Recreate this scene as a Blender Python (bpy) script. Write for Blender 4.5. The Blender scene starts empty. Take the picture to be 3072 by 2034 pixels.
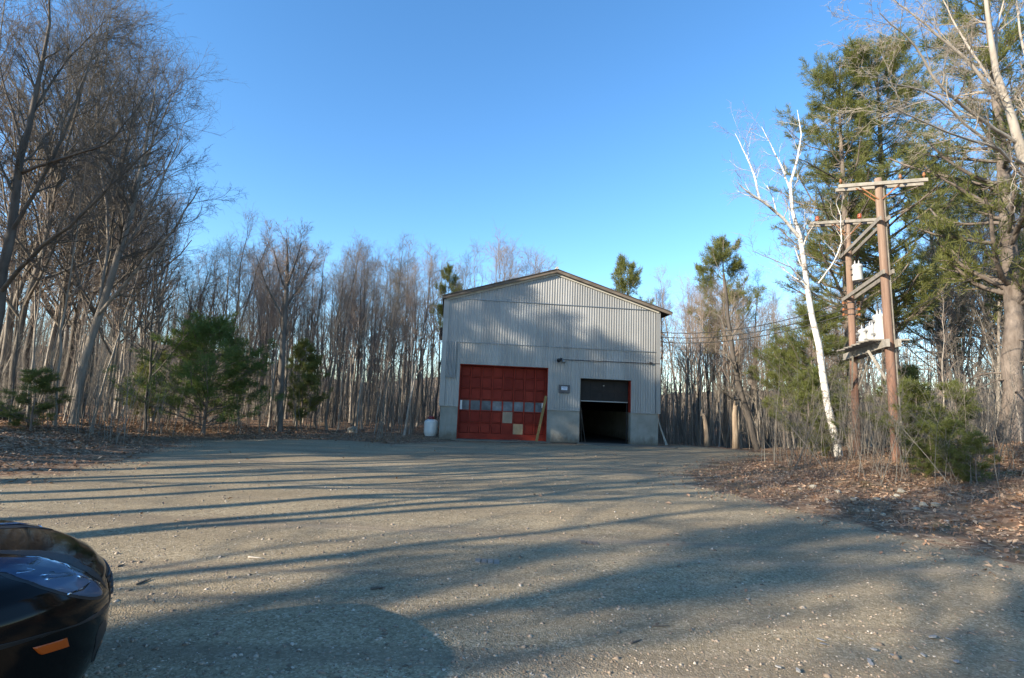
import bpy, math, random
import numpy as np
from mathutils import Vector, Matrix

S = bpy.context.scene
COL = S.collection
PI = math.pi

# ------------------------------------------------------------------ camera
IMW, IMH = 3072.0, 2034.0
F, PITCH, ROLL, EYE = 1571.5, 0.1276, 0.0386, 1.65
cp, sp, cr, sr = math.cos(PITCH), math.sin(PITCH), math.cos(ROLL), math.sin(ROLL)
FW = Vector((0, cp, sp)); U0 = Vector((0, -sp, cp)); X0 = Vector((1, 0, 0))
RT = X0 * cr + U0 * sr
UP = -X0 * sr + U0 * cr
cam_d = bpy.data.cameras.new('camera')
cam = bpy.data.objects.new('camera', cam_d); COL.objects.link(cam)
cam_d.sensor_fit = 'HORIZONTAL'; cam_d.sensor_width = 36.0
cam_d.lens = 36.0 * F / IMW
cam_d.clip_start = 0.05; cam_d.clip_end = 3000
M = Matrix.Identity(4)
for i in range(3):
    M[i][0] = RT[i]; M[i][1] = UP[i]; M[i][2] = -FW[i]
M[0][3], M[1][3], M[2][3] = 0, 0, EYE
cam.matrix_world = M
S.camera = cam

# ------------------------------------------------------------------ light
SUN_EL = math.radians(21.0)
SUN_AZ = math.atan2(-0.834, -0.552)          # direction towards the sun, clockwise from +Y
sd = Vector((math.sin(SUN_AZ) * math.cos(SUN_EL), math.cos(SUN_AZ) * math.cos(SUN_EL), math.sin(SUN_EL)))
W = bpy.data.worlds.new('World'); S.world = W; W.use_nodes = True
wn = W.node_tree.nodes; wl = W.node_tree.links
for n in list(wn): wn.remove(n)
out = wn.new('ShaderNodeOutputWorld'); bg = wn.new('ShaderNodeBackground'); sky = wn.new('ShaderNodeTexSky')
sky.sky_type = 'NISHITA'; sky.sun_disc = False
sky.sun_elevation = SUN_EL; sky.sun_rotation = SUN_AZ
sky.altitude = 100; sky.air_density = 1.0; sky.dust_density = 0.05; sky.ozone_density = 2.6
bg.inputs[1].default_value = 0.15
hs = wn.new('ShaderNodeHueSaturation'); hs.inputs['Saturation'].default_value = 1.2
wl.new(sky.outputs[0], hs.inputs['Color']); wl.new(hs.outputs[0], bg.inputs[0]); wl.new(bg.outputs[0], out.inputs[0])
sun_d = bpy.data.lights.new('sun', 'SUN'); sun_d.energy = 5.0; sun_d.angle = math.radians(0.53); sun_d.color = (1.0, 0.88, 0.70)
sun = bpy.data.objects.new('sun', sun_d); COL.objects.link(sun)
sun.rotation_euler = sd.to_track_quat('Z', 'Y').to_euler(); sun.location = (-30, -20, 40)
S.view_settings.view_transform = 'Standard'; S.view_settings.look = 'None'
S.view_settings.gamma = 1.0; S.view_settings.exposure = 1.22
S.view_settings.use_curve_mapping = False
S.render.engine = 'CYCLES'
try:
    S.cycles.max_bounces = 6; S.cycles.diffuse_bounces = 3; S.cycles.glossy_bounces = 3
    S.cycles.transparent_max_bounces = 12; S.cycles.use_denoising = True; S.cycles.denoiser = 'OPENIMAGEDENOISE'; S.cycles.denoising_input_passes = 'RGB_ALBEDO_NORMAL'; S.cycles.denoising_prefilter = 'ACCURATE'; S.cycles.use_adaptive_sampling = False; S.cycles.sample_clamp_indirect = 2.0
except Exception: pass

# ------------------------------------------------------------------ pixel helpers (source pixels of the photograph)
def ray(px, py):
    return FW + RT * ((px - IMW / 2) / F) + UP * (-(py - IMH / 2) / F)
def at(px, py, Y):
    d = ray(px, py); k = Y / d.y
    return Vector((d.x * k, Y, EYE + d.z * k))
def flat(px, py, z=0.0):
    d = ray(px, py); k = (z - EYE) / d.z
    return Vector((d.x * k, d.y * k, z))

# ------------------------------------------------------------------ terrain
LOTP = [flat(0, 1435), flat(230, 1412), flat(420, 1362), flat(560, 1322), flat(760, 1318), flat(1000, 1318), flat(1200, 1334)]
LOT = [(p.x, p.y) for p in LOTP]
LOT += [(-2.5, 23.9), (7.9, 25.0), (8.6, 27.5)]
LOT += [(q.x, q.y) for q in (flat(2240, 1352), flat(2330, 1362), flat(2150, 1388), flat(2060, 1425), flat(2140, 1472),
                             flat(2360, 1522), flat(2560, 1572), flat(2800, 1630), flat(3072, 1700))]
LOT += [(7.5, 4.0), (12, 1.0), (30, -6), (30, -14), (8, -12), (3, -40), (-5, -40), (-8, -14), (-11, 0.5), (-11.5, 6.0)]
LOT = np.array(LOT)
def sdist(x, y):
    """distance to the gravel lot's edge: negative inside, positive outside"""
    x = np.asarray(x, float); y = np.asarray(y, float)
    d2 = np.full(x.shape, 1e18); inside = np.zeros(x.shape, bool)
    n = len(LOT)
    for i in range(n):
        ax, ay = LOT[i]; bx, by = LOT[(i + 1) % n]
        ex, ey = bx - ax, by - ay
        t = np.clip(((x - ax) * ex + (y - ay) * ey) / (ex * ex + ey * ey), 0, 1)
        d2 = np.minimum(d2, (x - ax - t * ex) ** 2 + (y - ay - t * ey) ** 2)
        c = ((ay > y) != (by > y)) & (x < (bx - ax) * (y - ay) / (by - ay + 1e-12) + ax)
        inside ^= c
    return np.sqrt(d2) * np.where(inside, -1, 1)
CTRL = np.array([(-18, 18, .55), (-12, 18, .45), (-11, 24, .2), (-5, 28, .1), (-9, 12, .3), (10, 33, -.9), (22, 42, -1.0), (7, 40, -.9),
                 (11.75, 16, .42), (12.8, 19.4, .32), (16, 16.7, 1.15), (9.0, 12.2, .2), (14, 10, .45), (0, 70, -.4), (-30, 40, .5), (20, 16, 1.4),
                 (40, 30, 1.2), (-22, 0, .5), (14, 0, .4), (0, -40, .2), (14, 25, .0), (17, 22, .5), (11, 26, -.15), (0, 120, 9), (-60, 95, 10), (55, 115, 7), (-75, 35, 6), (80, 60, 6), (-25, 80, 2.5), (30, 85, 1.2), (-130, 130, 12), (130, 130, 11), (0, 220, 14), (-300, 300, 18), (300, 300, 18)])
def height(x, y):
    x = np.asarray(x, float); y = np.asarray(y, float)
    s = sdist(x, y)
    num = np.zeros(x.shape); den = np.zeros(x.shape)
    for cx, cy, a in CTRL:
        w = 1.0 / ((x - cx) ** 2 + (y - cy) ** 2 + 1.5) ** 1.5
        num += w * a; den += w
    A = num / den
    t = np.clip(s / 4.5, 0, 1); t = t * t * (3 - 2 * t)
    r = np.clip(s / 2.0, 0, 1)
    n = (0.05 * np.sin(1.7 * x + 0.6 * np.sin(1.3 * y)) * np.sin(1.5 * y + 1) + 0.03 * np.sin(4.1 * x + 2 * y) * np.sin(3.3 * y - x)
         + 0.02 * np.sin(7.3 * x - 3 * y) * np.sin(6.7 * y + 2 * x))
    m = 0.010 * np.sin(0.9 * x + 0.5 * y) + 0.007 * np.sin(2.3 * y + .4 * x) + .005 * np.sin(3.9 * x - 2.1 * y)
    return A * t + n * r + m
def hz(x, y): return float(height(np.array([x]), np.array([y]))[0])
def ground(px, py):
    d = ray(px, py); k = 1.0
    for _ in range(4000):
        x, y, z = d.x * k, d.y * k, EYE + d.z * k
        if z < hz(x, y): break
        k += 0.02 * (1 + k * .05)
    return Vector((x, y, hz(x, y)))
def vnoise(x, y, seed=0):
    """smooth value noise, 0..1"""
    xi = np.floor(x).astype(int); yi = np.floor(y).astype(int); fx = x - xi; fy = y - yi
    fx = fx * fx * (3 - 2 * fx); fy = fy * fy * (3 - 2 * fy)
    def h(a, b):
        v = np.sin(a * 127.1 + b * 311.7 + seed * 74.7) * 43758.5453
        return v - np.floor(v)
    return (h(xi, yi) * (1 - fx) + h(xi + 1, yi) * fx) * (1 - fy) + (h(xi, yi + 1) * (1 - fx) + h(xi + 1, yi + 1) * fx) * fy

# ------------------------------------------------------------------ mesh helpers
def np_mesh(name, V, Q=None, T=None, smooth=False, mats=()):
    me = bpy.data.meshes.new(name)
    V = np.asarray(V, np.float32).reshape(-1, 3)
    parts, starts, tot = [], [], 0
    if Q is not None and len(Q):
        Q = np.asarray(Q, np.int32); parts.append(Q.ravel()); starts.append(np.arange(len(Q)) * 4); tot += Q.size
    if T is not None and len(T):
        T = np.asarray(T, np.int32); parts.append(T.ravel()); starts.append(tot + np.arange(len(T)) * 3); tot += T.size
    L = np.concatenate(parts); ST = np.concatenate(starts).astype(np.int32)
    me.vertices.add(len(V)); me.vertices.foreach_set('co', V.ravel())
    me.loops.add(len(L)); me.loops.foreach_set('vertex_index', L)
    me.polygons.add(len(ST)); me.polygons.foreach_set('loop_start', ST)
    if smooth: me.polygons.foreach_set('use_smooth', np.ones(len(ST), bool))
    me.update(calc_edges=True)
    for m in mats: me.materials.append(m)
    return me
class MB:
    """collects polygons for ONE mesh"""
    def __init__(s): s.v = []; s.f = []
    def add(s, vs, fs):
        o = len(s.v); s.v += [tuple(v) for v in vs]; s.f += [tuple(i + o for i in f) for f in fs]; return s
    def box(s, x0, x1, y0, y1, z0, z1, M=None):
        vs = [Vector((x, y, z)) for x in (x0, x1) for y in (y0, y1) for z in (z0, z1)]
        if M is not None: vs = [M @ v for v in vs]
        return s.add(vs, [(0, 1, 3, 2), (4, 6, 7, 5), (0, 4, 5, 1), (2, 3, 7, 6), (0, 2, 6, 4), (1, 5, 7, 3)])
    def beam(s, a, b, w, h, up=Vector((0, 0, 1))):
        a, b = Vector(a), Vector(b); d = (b - a).normalized()
        sx = d.cross(up).normalized(); uz = sx.cross(d)
        vs = []
        for p in (a, b):
            for i, j in ((-1, -1), (1, -1), (1, 1), (-1, 1)): vs.append(p + sx * (w / 2 * i) + uz * (h / 2 * j))
        return s.add(vs, [(0, 3, 2, 1), (4, 5, 6, 7), (0, 1, 5, 4), (1, 2, 6, 5), (2, 3, 7, 6), (3, 0, 4, 7)])
    def tube(s, pts, rad, n=8, cap=True):
        pts = [Vector(p) for p in pts]
        if not hasattr(rad, '__len__'): rad = [rad] * len(pts)
        d0 = (pts[-1] - pts[0]).normalized(); ref = Vector((0, 0, 1)) if abs(d0.z) < .9 else Vector((1, 0, 0))
        vs = []
        for i, p in enumerate(pts):
            t = (pts[min(i + 1, len(pts) - 1)] - pts[max(i - 1, 0)]).normalized()
            u = t.cross(ref).normalized(); v = t.cross(u)
            for k in range(n):
                a = 2 * PI * k / n; vs.append(p + (u * math.cos(a) + v * math.sin(a)) * rad[i])
        fs = [(i * n + k, i * n + (k + 1) % n, (i + 1) * n + (k + 1) % n, (i + 1) * n + k) for i in range(len(pts) - 1) for k in range(n)]
        if cap: fs += [tuple(range(n - 1, -1, -1)), tuple((len(pts) - 1) * n + k for k in range(n))]
        return s.add(vs, fs)
    def lathe(s, prof, c=(0, 0, 0), n=20):
        c = Vector(c); vs = []
        for r, z in prof:
            for k in range(n):
                a = 2 * PI * k / n; vs.append(c + Vector((r * math.cos(a), r * math.sin(a), z)))
        fs = [(i * n + k, i * n + (k + 1) % n, (i + 1) * n + (k + 1) % n, (i + 1) * n + k) for i in range(len(prof) - 1) for k in range(n)]
        fs += [tuple(range(n - 1, -1, -1)), tuple((len(prof) - 1) * n + k for k in range(n))]
        return s.add(vs, fs)
    def mesh(s, name, m, smooth=False):
        me = bpy.data.meshes.new(name); me.from_pydata(s.v, [], s.f); me.update()
        if smooth: me.polygons.foreach_set('use_smooth', [True] * len(me.polygons))
        if m: me.materials.append(m)
        return me
def link(name, me, parent=None, loc=None, rz=None):
    o = bpy.data.objects.new(name, me); COL.objects.link(o)
    if parent is not None: o.parent = parent
    if loc is not None: o.location = loc
    if rz is not None: o.rotation_euler = (0, 0, rz)
    return o
def obj(name, mb, m, parent=None, smooth=False, label=None, bevel=0):
    o = link(name, mb.mesh(name, m, smooth), parent)
    if label: o['label'] = label
    if bevel:
        md = o.modifiers.new('bevel', 'BEVEL'); md.width = bevel; md.segments = 2; md.limit_method = 'ANGLE'
    return o
def tag(o, label=None, cat=None, group=None, kind=None):
    if label: o['label'] = label
    if cat: o['category'] = cat
    if group: o['group'] = group
    if kind: o['kind'] = kind
    return o
def empty(name, loc, rz=0):
    o = link(name, None, None, loc, rz); o.empty_display_size = .3; return o
def wobj(name, mb, m, parent, **k):
    """mesh given in world coordinates, child of an unrotated Empty"""
    L = parent.location
    mb.v = [(v[0] - L.x, v[1] - L.y, v[2] - L.z) for v in mb.v]
    return obj(name, mb, m, parent, **k)

# ------------------------------------------------------------------ materials
def mat(name, col, rough=.7, metal=0.0, spec=.3):
    m = bpy.data.materials.new(name); m.use_nodes = True
    b = m.node_tree.nodes['Principled BSDF']
    b.inputs['Base Color'].default_value = (*col, 1); b.inputs['Roughness'].default_value = rough
    b.inputs['Metallic'].default_value = metal; b.inputs['Specular IOR Level'].default_value = spec
    return m
class NT:
    def __init__(s, m): s.m = m; s.n = m.node_tree.nodes; s.l = m.node_tree.links; s.b = s.n['Principled BSDF']
    def node(s, t, **k):
        n = s.n.new(t)
        for a, v in k.items(): setattr(n, a, v)
        return n
    def coord(s, kind='Object', scale=(1, 1, 1)):
        c = s.node('ShaderNodeTexCoord'); mp = s.node('ShaderNodeMapping'); mp.inputs['Scale'].default_value = scale
        s.l.new(c.outputs[kind], mp.inputs[0]); return mp.outputs[0]
    def pos(s, scale=(1, 1, 1)):
        g = s.node('ShaderNodeNewGeometry'); mp = s.node('ShaderNodeMapping'); mp.inputs['Scale'].default_value = scale
        s.l.new(g.outputs['Position'], mp.inputs[0]); return mp.outputs[0]
    def noise(s, vec, scale, detail=4, rough=.6):
        n = s.node('ShaderNodeTexNoise'); n.inputs['Scale'].default_value = scale; n.inputs['Detail'].default_value = detail
        n.inputs['Roughness'].default_value = rough
        if vec is not None: s.l.new(vec, n.inputs['Vector'])
        return n.outputs['Fac']
    def voro(s, vec, scale, feature='F1', out='Distance', rnd=1):
        n = s.node('ShaderNodeTexVoronoi'); n.feature = feature; n.inputs['Scale'].default_value = scale
        n.inputs['Randomness'].default_value = rnd
        s.l.new(vec, n.inputs['Vector']); return n.outputs[out]
    def ramp(s, fac, stops):
        r = s.node('ShaderNodeValToRGB'); e = r.color_ramp.elements
        while len(e) < len(stops): e.new(.5)
        for el, (p, c) in zip(e, stops):
            el.position = p; el.color = (*c, 1) if len(c) == 3 else c
        s.l.new(fac, r.inputs[0]); return r.outputs[0]
    def mix(s, fac, a, b, mode='MIX'):
        n = s.node('ShaderNodeMix'); n.data_type = 'RGBA'; n.blend_type = mode
        for sock, v in ((n.inputs[0], fac), (n.inputs[6], a), (n.inputs[7], b)):
            if hasattr(v, 'links') or isinstance(v, bpy.types.NodeSocket): s.l.new(v, sock)
            elif isinstance(v, (int, float)): sock.default_value = v
            else: sock.default_value = (*v, 1)
        return n.outputs[2]
    def math(s, op, a, b=0.5, clamp=False):
        n = s.node('ShaderNodeMath'); n.operation = op; n.use_clamp = clamp
        for sock, v in ((n.inputs[0], a), (n.inputs[1], b)):
            if isinstance(v, bpy.types.NodeSocket): s.l.new(v, sock)
            else: sock.default_value = v
        return n.outputs[0]
    def rnd(s):
        return s.node('ShaderNodeObjectInfo').outputs['Random']
    def base(s, c): s.l.new(c, s.b.inputs['Base Color'])
    def bump(s, h, strength=.5, dist=.02):
        n = s.node('ShaderNodeBump'); n.inputs['Strength'].default_value = strength; n.inputs['Distance'].default_value = dist
        s.l.new(h, n.inputs['Height']); s.l.new(n.outputs[0], s.b.inputs['Normal'])
def noisy(name, c1, c2, scale=3, rough=.75, metal=0, bump=0, bscale=None, stretch=(1, 1, 1), vary=.0, detail=5, dist=.01, spec=.25):
    m = mat(name, c1, rough, metal, spec); t = NT(m)
    v = t.coord('Object', stretch)
    c = t.ramp(t.noise(v, scale, detail), [(.3, c1), (.7, c2)])
    if vary:
        f = t.math('MULTIPLY_ADD', t.rnd(), 2 * vary); f.node.inputs[2].default_value = 1 - vary
        cc = t.node('ShaderNodeCombineColor')
        for i in range(3): t.l.new(f, cc.inputs[i])
        c = t.mix(1.0, c, cc.outputs[0], 'MULTIPLY')
    t.base(c)
    if bump: t.bump(t.noise(v, bscale or scale * 3, 5), bump, dist)
    return m
MT = {}
MT['bark'] = noisy('bark', (.13, .11, .092), (.25, .22, .185), 5, .9, bump=.6, stretch=(1, 1, .25), vary=.3, dist=.02)
MT['bark_pale'] = noisy('bark_pale', (.24, .21, .175), (.42, .37, .315), 4, .9, bump=.5, stretch=(1, 1, .3), vary=.15)
MT['bark_snag'] = noisy('bark_snag', (.14, .10, .07), (.36, .28, .20), 3, .92, bump=.7, stretch=(2.5, 2.5, .3), dist=.03)
MT['bark_dark'] = noisy('bark_dark', (.065, .055, .047), (.145, .125, .106), 5, .92, bump=.6, stretch=(1, 1, .3), vary=.25)
MT['twig'] = noisy('twig', (.14, .122, .10), (.24, .21, .172), .6, .9, vary=.22)
MT['twig_dark'] = noisy('twig_dark', (.095, .082, .067), (.17, .146, .12), .6, .9, vary=.2)
MT['twig_red'] = noisy('twig_red', (.22, .17, .135), (.32, .25, .205), .6, .9, vary=.15)
MT['twig_pale'] = noisy('twig_pale', (.24, .20, .16), (.38, .33, .27), 1.0, .9)
MT['pine_bark'] = noisy('pine_bark', (.085, .066, .054), (.23, .19, .16), 4, .92, bump=.9, stretch=(1, 1, .35), dist=.03)
def needles(name, a, b, c):
    m = mat(name, a, .5, 0, .35); t = NT(m)
    n = t.noise(t.coord('Object'), 1.1, 4, .7)
    col = t.mix(t.math('MULTIPLY', t.rnd(), .35), t.ramp(n, [(.3, a), (.52, b), (.72, c)]), b)
    t.base(col)
    tr = t.node('ShaderNodeBsdfTranslucent'); t.l.new(col, tr.inputs[0]); mx = t.node('ShaderNodeMixShader'); mx.inputs[0].default_value = .5
    o = t.n['Material Output']; t.l.new(t.b.outputs[0], mx.inputs[1]); t.l.new(tr.outputs[0], mx.inputs[2]); t.l.new(mx.outputs[0], o.inputs[0])
    return m
MT['needle'] = needles('pine_needles', (.125, .14, .038), (.18, .19, .052), (.225, .225, .075))
MT['needle_yellow'] = needles('pine_needles_yellow', (.11, .13, .034), (.16, .18, .05), (.20, .21, .07))
MT['needle_dark'] = needles('pine_needles_dark', (.085, .135, .036), (.135, .19, .05), (.18, .22, .07))
def birch_mat():
    m = mat('birch_bark', (.75, .72, .66), .6); t = NT(m)
    v = t.pos((1.6, 1.6, 4.5)); n = t.noise(v, 1.3, 6, .75)
    c = t.ramp(n, [(.36, (.07, .06, .05)), (.42, (.34, .30, .26)), (.50, (.62, .59, .54)), (.75, (.76, .74, .69))])
    t.base(c); t.bump(n, .3, .01); return m
MT['birch'] = birch_mat()
def metal_sheet(name, a, b, rough=.42, metal=.55):
    m = mat(name, a, rough, metal, .4); t = NT(m)
    v = t.coord('Object', (1, 1, .35)); n = t.noise(v, 1.3, 6, .65)
    st = t.noise(t.coord('Object', (14, 14, .35)), 1.0, 4, .6)
    c = t.mix(t.math('MULTIPLY', st, .5), t.ramp(n, [(.3, a), (.7, b)]), (.22, .195, .165))
    f = t.math('MULTIPLY_ADD', t.rnd(), .16); f.node.inputs[2].default_value = .90
    cc = t.node('ShaderNodeCombineColor')
    for i in range(3): t.l.new(f, cc.inputs[i])
    t.base(t.mix(1.0, c, cc.outputs[0], 'MULTIPLY'))
    t.l.new(t.math('MULTIPLY_ADD', st, .25), t.b.inputs['Roughness'])
    t.b.inputs['Roughness'].links[0].from_node.inputs[2].default_value = rough - .08
    return m
MT['siding'] = metal_sheet('siding_metal', (.28, .285, .28), (.375, .375, .365), .5, .3)
MT['flashing'] = metal_sheet('flashing_metal', (.30, .305, .30), (.385, .385, .375), .5, .35)
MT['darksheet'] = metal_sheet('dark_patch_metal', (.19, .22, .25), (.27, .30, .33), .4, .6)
MT['roof'] = noisy('roof_metal', (.07, .06, .05), (.14, .115, .095), 2, .6, .2, vary=.1)
MT['fascia'] = noisy('fascia_wood', (.10, .08, .065), (.20, .165, .13), 6, .85, stretch=(.3, 1, 1))
MT['trim'] = noisy('trim_board', (.38, .36, .31), (.50, .47, .41), 4, .7)
def concrete_mat():
    m = mat('concrete', (.36, .35, .31), .9); t = NT(m)
    v = t.coord('Object'); n = t.noise(v, 1.2, 7, .65); f = t.noise(v, 26, 4)
    c = t.ramp(n, [(.28, (.17, .168, .145)), (.5, (.265, .258, .225)), (.72, (.33, .318, .28))])
    c = t.mix(t.math('MULTIPLY', f, .3), c, (.22, .21, .18))
    st = t.noise(t.coord('Object', (5, 5, .5)), 1.2, 4)
    c = t.mix(t.ramp(st, [(.55, (0, 0, 0)), (.75, (.45, .45, .45))]), c, (.20, .17, .13))
    sz = t.node('ShaderNodeSeparateXYZ'); t.l.new(t.coord('Object'), sz.inputs[0])
    dirt = t.math('SUBTRACT', t.math('MULTIPLY', t.noise(t.coord('Object', (2, 2, 1)), 2.2, 5), .9), sz.outputs[2])
    c = t.mix(t.ramp(dirt, [(.0, (0, 0, 0)), (.35, (.7, .7, .7))]), c, (.11, .085, .055))
    t.base(c); t.bump(f, .25, .01); return m
MT['concrete'] = concrete_mat()
MT['red'] = noisy('red_paint', (.185, .020, .012), (.265, .038, .022), 2.5, .6, bump=.06, bscale=14, spec=.12, detail=7)
MT['red_panel'] = noisy('red_panel_paint', (.15, .016, .010), (.235, .032, .019), 1.6, .6, vary=.12, spec=.12, bump=.08, bscale=9)
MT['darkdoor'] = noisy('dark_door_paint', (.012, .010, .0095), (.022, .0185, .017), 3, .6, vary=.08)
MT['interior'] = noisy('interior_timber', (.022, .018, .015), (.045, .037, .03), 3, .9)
MT['glass'] = noisy('window_glass', (.03, .042, .058), (.15, .17, .19), 2.6, .28, 0, vary=.2, spec=.25)  # blue-grey base and pale dusty blotches stand in for reflections in the panes
MT['ply'] = noisy('plywood', (.22, .17, .12), (.31, .245, .175), 9, .85, stretch=(1, 1, .4), vary=.12)
MT['ply_pale'] = noisy('pale_plywood', (.30, .20, .11), (.40, .285, .17), 9, .85, stretch=(1, 1, .4))
MT['timber'] = noisy('treated_timber', (.17, .11, .04), (.26, .18, .075), 7, .8, stretch=(4, 4, .3))
MT['oldwood'] = noisy('weathered_timber', (.20, .183, .155), (.34, .31, .265), 5, .9, stretch=(1, 1, 1), bump=.4, bscale=18, vary=.12)
MT['greywood'] = noisy('grey_timber', (.15, .135, .115), (.27, .245, .21), 6, .9, bump=.4, bscale=18, vary=.12)
def pole_mat():
    m = mat('pole_wood', (.30, .16, .09), .85); t = NT(m)
    n = t.noise(t.coord('Object', (9, 9, .4)), 1.5, 6, .7)
    g = t.node('ShaderNodeNewGeometry'); sx = t.node('ShaderNodeSeparateXYZ'); t.l.new(g.outputs['Position'], sx.inputs[0])
    hfac = t.math('MULTIPLY_ADD', sx.outputs[2], .12); hfac.node.inputs[2].default_value = -.35; hfac.node.use_clamp = True
    a = t.ramp(n, [(.3, (.10, .052, .036)), (.5, (.175, .095, .066)), (.75, (.25, .15, .105))])
    b = t.ramp(n, [(.3, (.16, .115, .082)), (.5, (.26, .195, .145)), (.75, (.35, .275, .21))])
    t.base(t.mix(hfac, a, b)); t.bump(n, .6, .02); return m
MT['pole'] = pole_mat()
MT['white_paint'] = noisy('white_enamel', (.70, .70, .68), (.80, .80, .78), 3, .4, spec=.4)
MT['tank_white'] = noisy('tank_white', (.66, .65, .61), (.82, .81, .78), 3.5, .5, spec=.4, stretch=(1, 1, .5))
MT['porcelain'] = mat('grey_porcelain', (.30, .30, .31), .3, 0, .5)
MT['enamel_grey'] = noisy('pale_grey_enamel', (.50, .505, .50), (.60, .60, .59), 3, .45)
MT['ceramic'] = mat('insulator_ceramic', (.30, .075, .03), .25, 0, .6)
MT['rust'] = noisy('rusty_iron', (.22, .09, .04), (.34, .16, .08), 8, .8)
MT['wire'] = mat('cable_black', (.02, .02, .02), .6)
MT['blackmetal'] = mat('black_metal', (.03, .03, .032), .5, .3)
MT['maroon'] = mat('maroon_paint', (.16, .015, .02), .4, 0, .5)
MT['signdark'] = noisy('sign_backing', (.075, .07, .075), (.13, .12, .115), 5, .7)
MT['signwhite'] = mat('sign_white', (.62, .66, .72), .5)
MT['flake'] = mat('pale_flake', (.24, .235, .23), .8)
MT['print'] = mat('sign_print', (.12, .14, .2), .6)
MT['stone'] = noisy('stone', (.20, .18, .14), (.34, .31, .25), 4, .9, vary=.2, bump=.4, bscale=12)
MT['stone_dark'] = noisy('stone_dark', (.06, .055, .05), (.14, .125, .11), 4, .95, vary=.2, bump=.4, bscale=12)
def leaf_mat(name, stops):
    m = mat(name, stops[0], .7); t = NT(m)
    n = t.voro(t.coord('Object'), 9.0, 'F1', 'Color')
    sx = t.node('ShaderNodeSeparateColor'); t.l.new(n, sx.inputs[0])
    t.base(t.ramp(sx.outputs[0], [(i / max(1, len(stops) - 1), c) for i, c in enumerate(stops)])); return m
MT['leaf'] = leaf_mat('dead_leaf', [(.15, .082, .05), (.25, .14, .083), (.34, .205, .125), (.43, .31, .205), (.20, .112, .068)])
MT['weed'] = leaf_mat('dry_weed', [(.16, .095, .065), (.22, .145, .095), (.30, .225, .15), (.18, .11, .08)])
MT['grass'] = leaf_mat('dull_grass', [(.10, .11, .035), (.20, .17, .07), (.30, .24, .12), (.13, .12, .04)])
def ground_mat():
    m = mat('ground_surface', (.3, .26, .2), .95, 0, .15); t = NT(m)
    p = t.pos()
    a = t.node('ShaderNodeAttribute'); a.attribute_name = 'lot'
    edge = t.noise(p, .9, 6, .7); edge2 = t.noise(p, 6, 4, .7)
    f = t.math('ADD', a.outputs['Fac'], t.math('MULTIPLY_ADD', edge, 2.4)); f.node.inputs[1].links[0].from_node.inputs[2].default_value = -1.2
    f = t.math('ADD', f, t.math('SUBTRACT', t.math('MULTIPLY', edge2, .6), .3))
    fac = t.node('ShaderNodeMapRange'); fac.interpolation_type = 'SMOOTHSTEP'; fac.inputs[1].default_value = -.12; fac.inputs[2].default_value = .25
    t.l.new(f, fac.inputs[0])
    # gravel
    fine = t.voro(p, 62, 'F1', 'Color'); sx = t.node('ShaderNodeSeparateColor'); t.l.new(fine, sx.inputs[0])
    fdist = t.voro(p, 75, 'F1', 'Distance')
    mid = t.voro(p, 21, 'F1', 'Color'); sm = t.node('ShaderNodeSeparateColor'); t.l.new(mid, sm.inputs[0])
    g1 = t.ramp(sx.outputs[0], [(.0, (.145, .113, .069)), (.4, (.285, .225, .14)), (.75, (.385, .307, .193)), (1, (.58, .495, .36))])
    g2 = t.ramp(sm.outputs[1], [(.0, (.195, .153, .095)), (.6, (.33, .26, .163)), (1, (.43, .345, .222))])
    g = t.mix(.38, g1, g2)
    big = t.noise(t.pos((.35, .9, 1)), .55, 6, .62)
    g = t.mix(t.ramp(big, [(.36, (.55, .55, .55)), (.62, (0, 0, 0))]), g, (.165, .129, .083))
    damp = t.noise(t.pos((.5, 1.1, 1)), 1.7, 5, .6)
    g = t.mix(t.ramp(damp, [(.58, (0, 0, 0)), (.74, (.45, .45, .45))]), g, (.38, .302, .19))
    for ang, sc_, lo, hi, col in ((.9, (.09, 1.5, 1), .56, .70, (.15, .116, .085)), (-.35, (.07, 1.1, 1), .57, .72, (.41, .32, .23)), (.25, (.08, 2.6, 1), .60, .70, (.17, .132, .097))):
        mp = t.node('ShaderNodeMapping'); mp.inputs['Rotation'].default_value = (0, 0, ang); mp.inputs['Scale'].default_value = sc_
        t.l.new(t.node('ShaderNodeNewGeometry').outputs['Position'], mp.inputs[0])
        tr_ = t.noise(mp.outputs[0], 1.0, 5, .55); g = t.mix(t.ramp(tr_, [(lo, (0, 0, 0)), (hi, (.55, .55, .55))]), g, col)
    # forest floor: matted dead leaves, some moss
    lc = t.voro(p, 11, 'F1', 'Color'); sl = t.node('ShaderNodeSeparateColor'); t.l.new(lc, sl.inputs[0])
    lf = t.ramp(sl.outputs[0], [(0, (.10, .058, .037)), (.35, (.18, .104, .063)), (.65, (.26, .16, .098)), (1, (.37, .26, .17))])
    soil = t.noise(p, 1.4, 5, .65)
    lf = t.mix(t.ramp(soil, [(.42, (0, 0, 0)), (.66, (.75, .75, .75))]), lf, (.135, .105, .068))
    moss = t.noise(p, .8, 4, .6)
    lf = t.mix(t.ramp(moss, [(.60, (0, 0, 0)), (.72, (.6, .6, .6))]), lf, (.13, .115, .035))
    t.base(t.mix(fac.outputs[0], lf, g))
    b1 = t.math('MULTIPLY', fdist, 1.0); b2 = t.math('MULTIPLY', t.noise(p, 9, 6, .7), 1.6); b3 = t.math('MULTIPLY', t.noise(p, 2.2, 4, .6), 2.2)
    hsum = t.math('ADD', t.math('SUBTRACT', b2, b1), b3)
    t.bump(hsum, .38, .025)
    return m
MT['ground'] = ground_mat()

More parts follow.
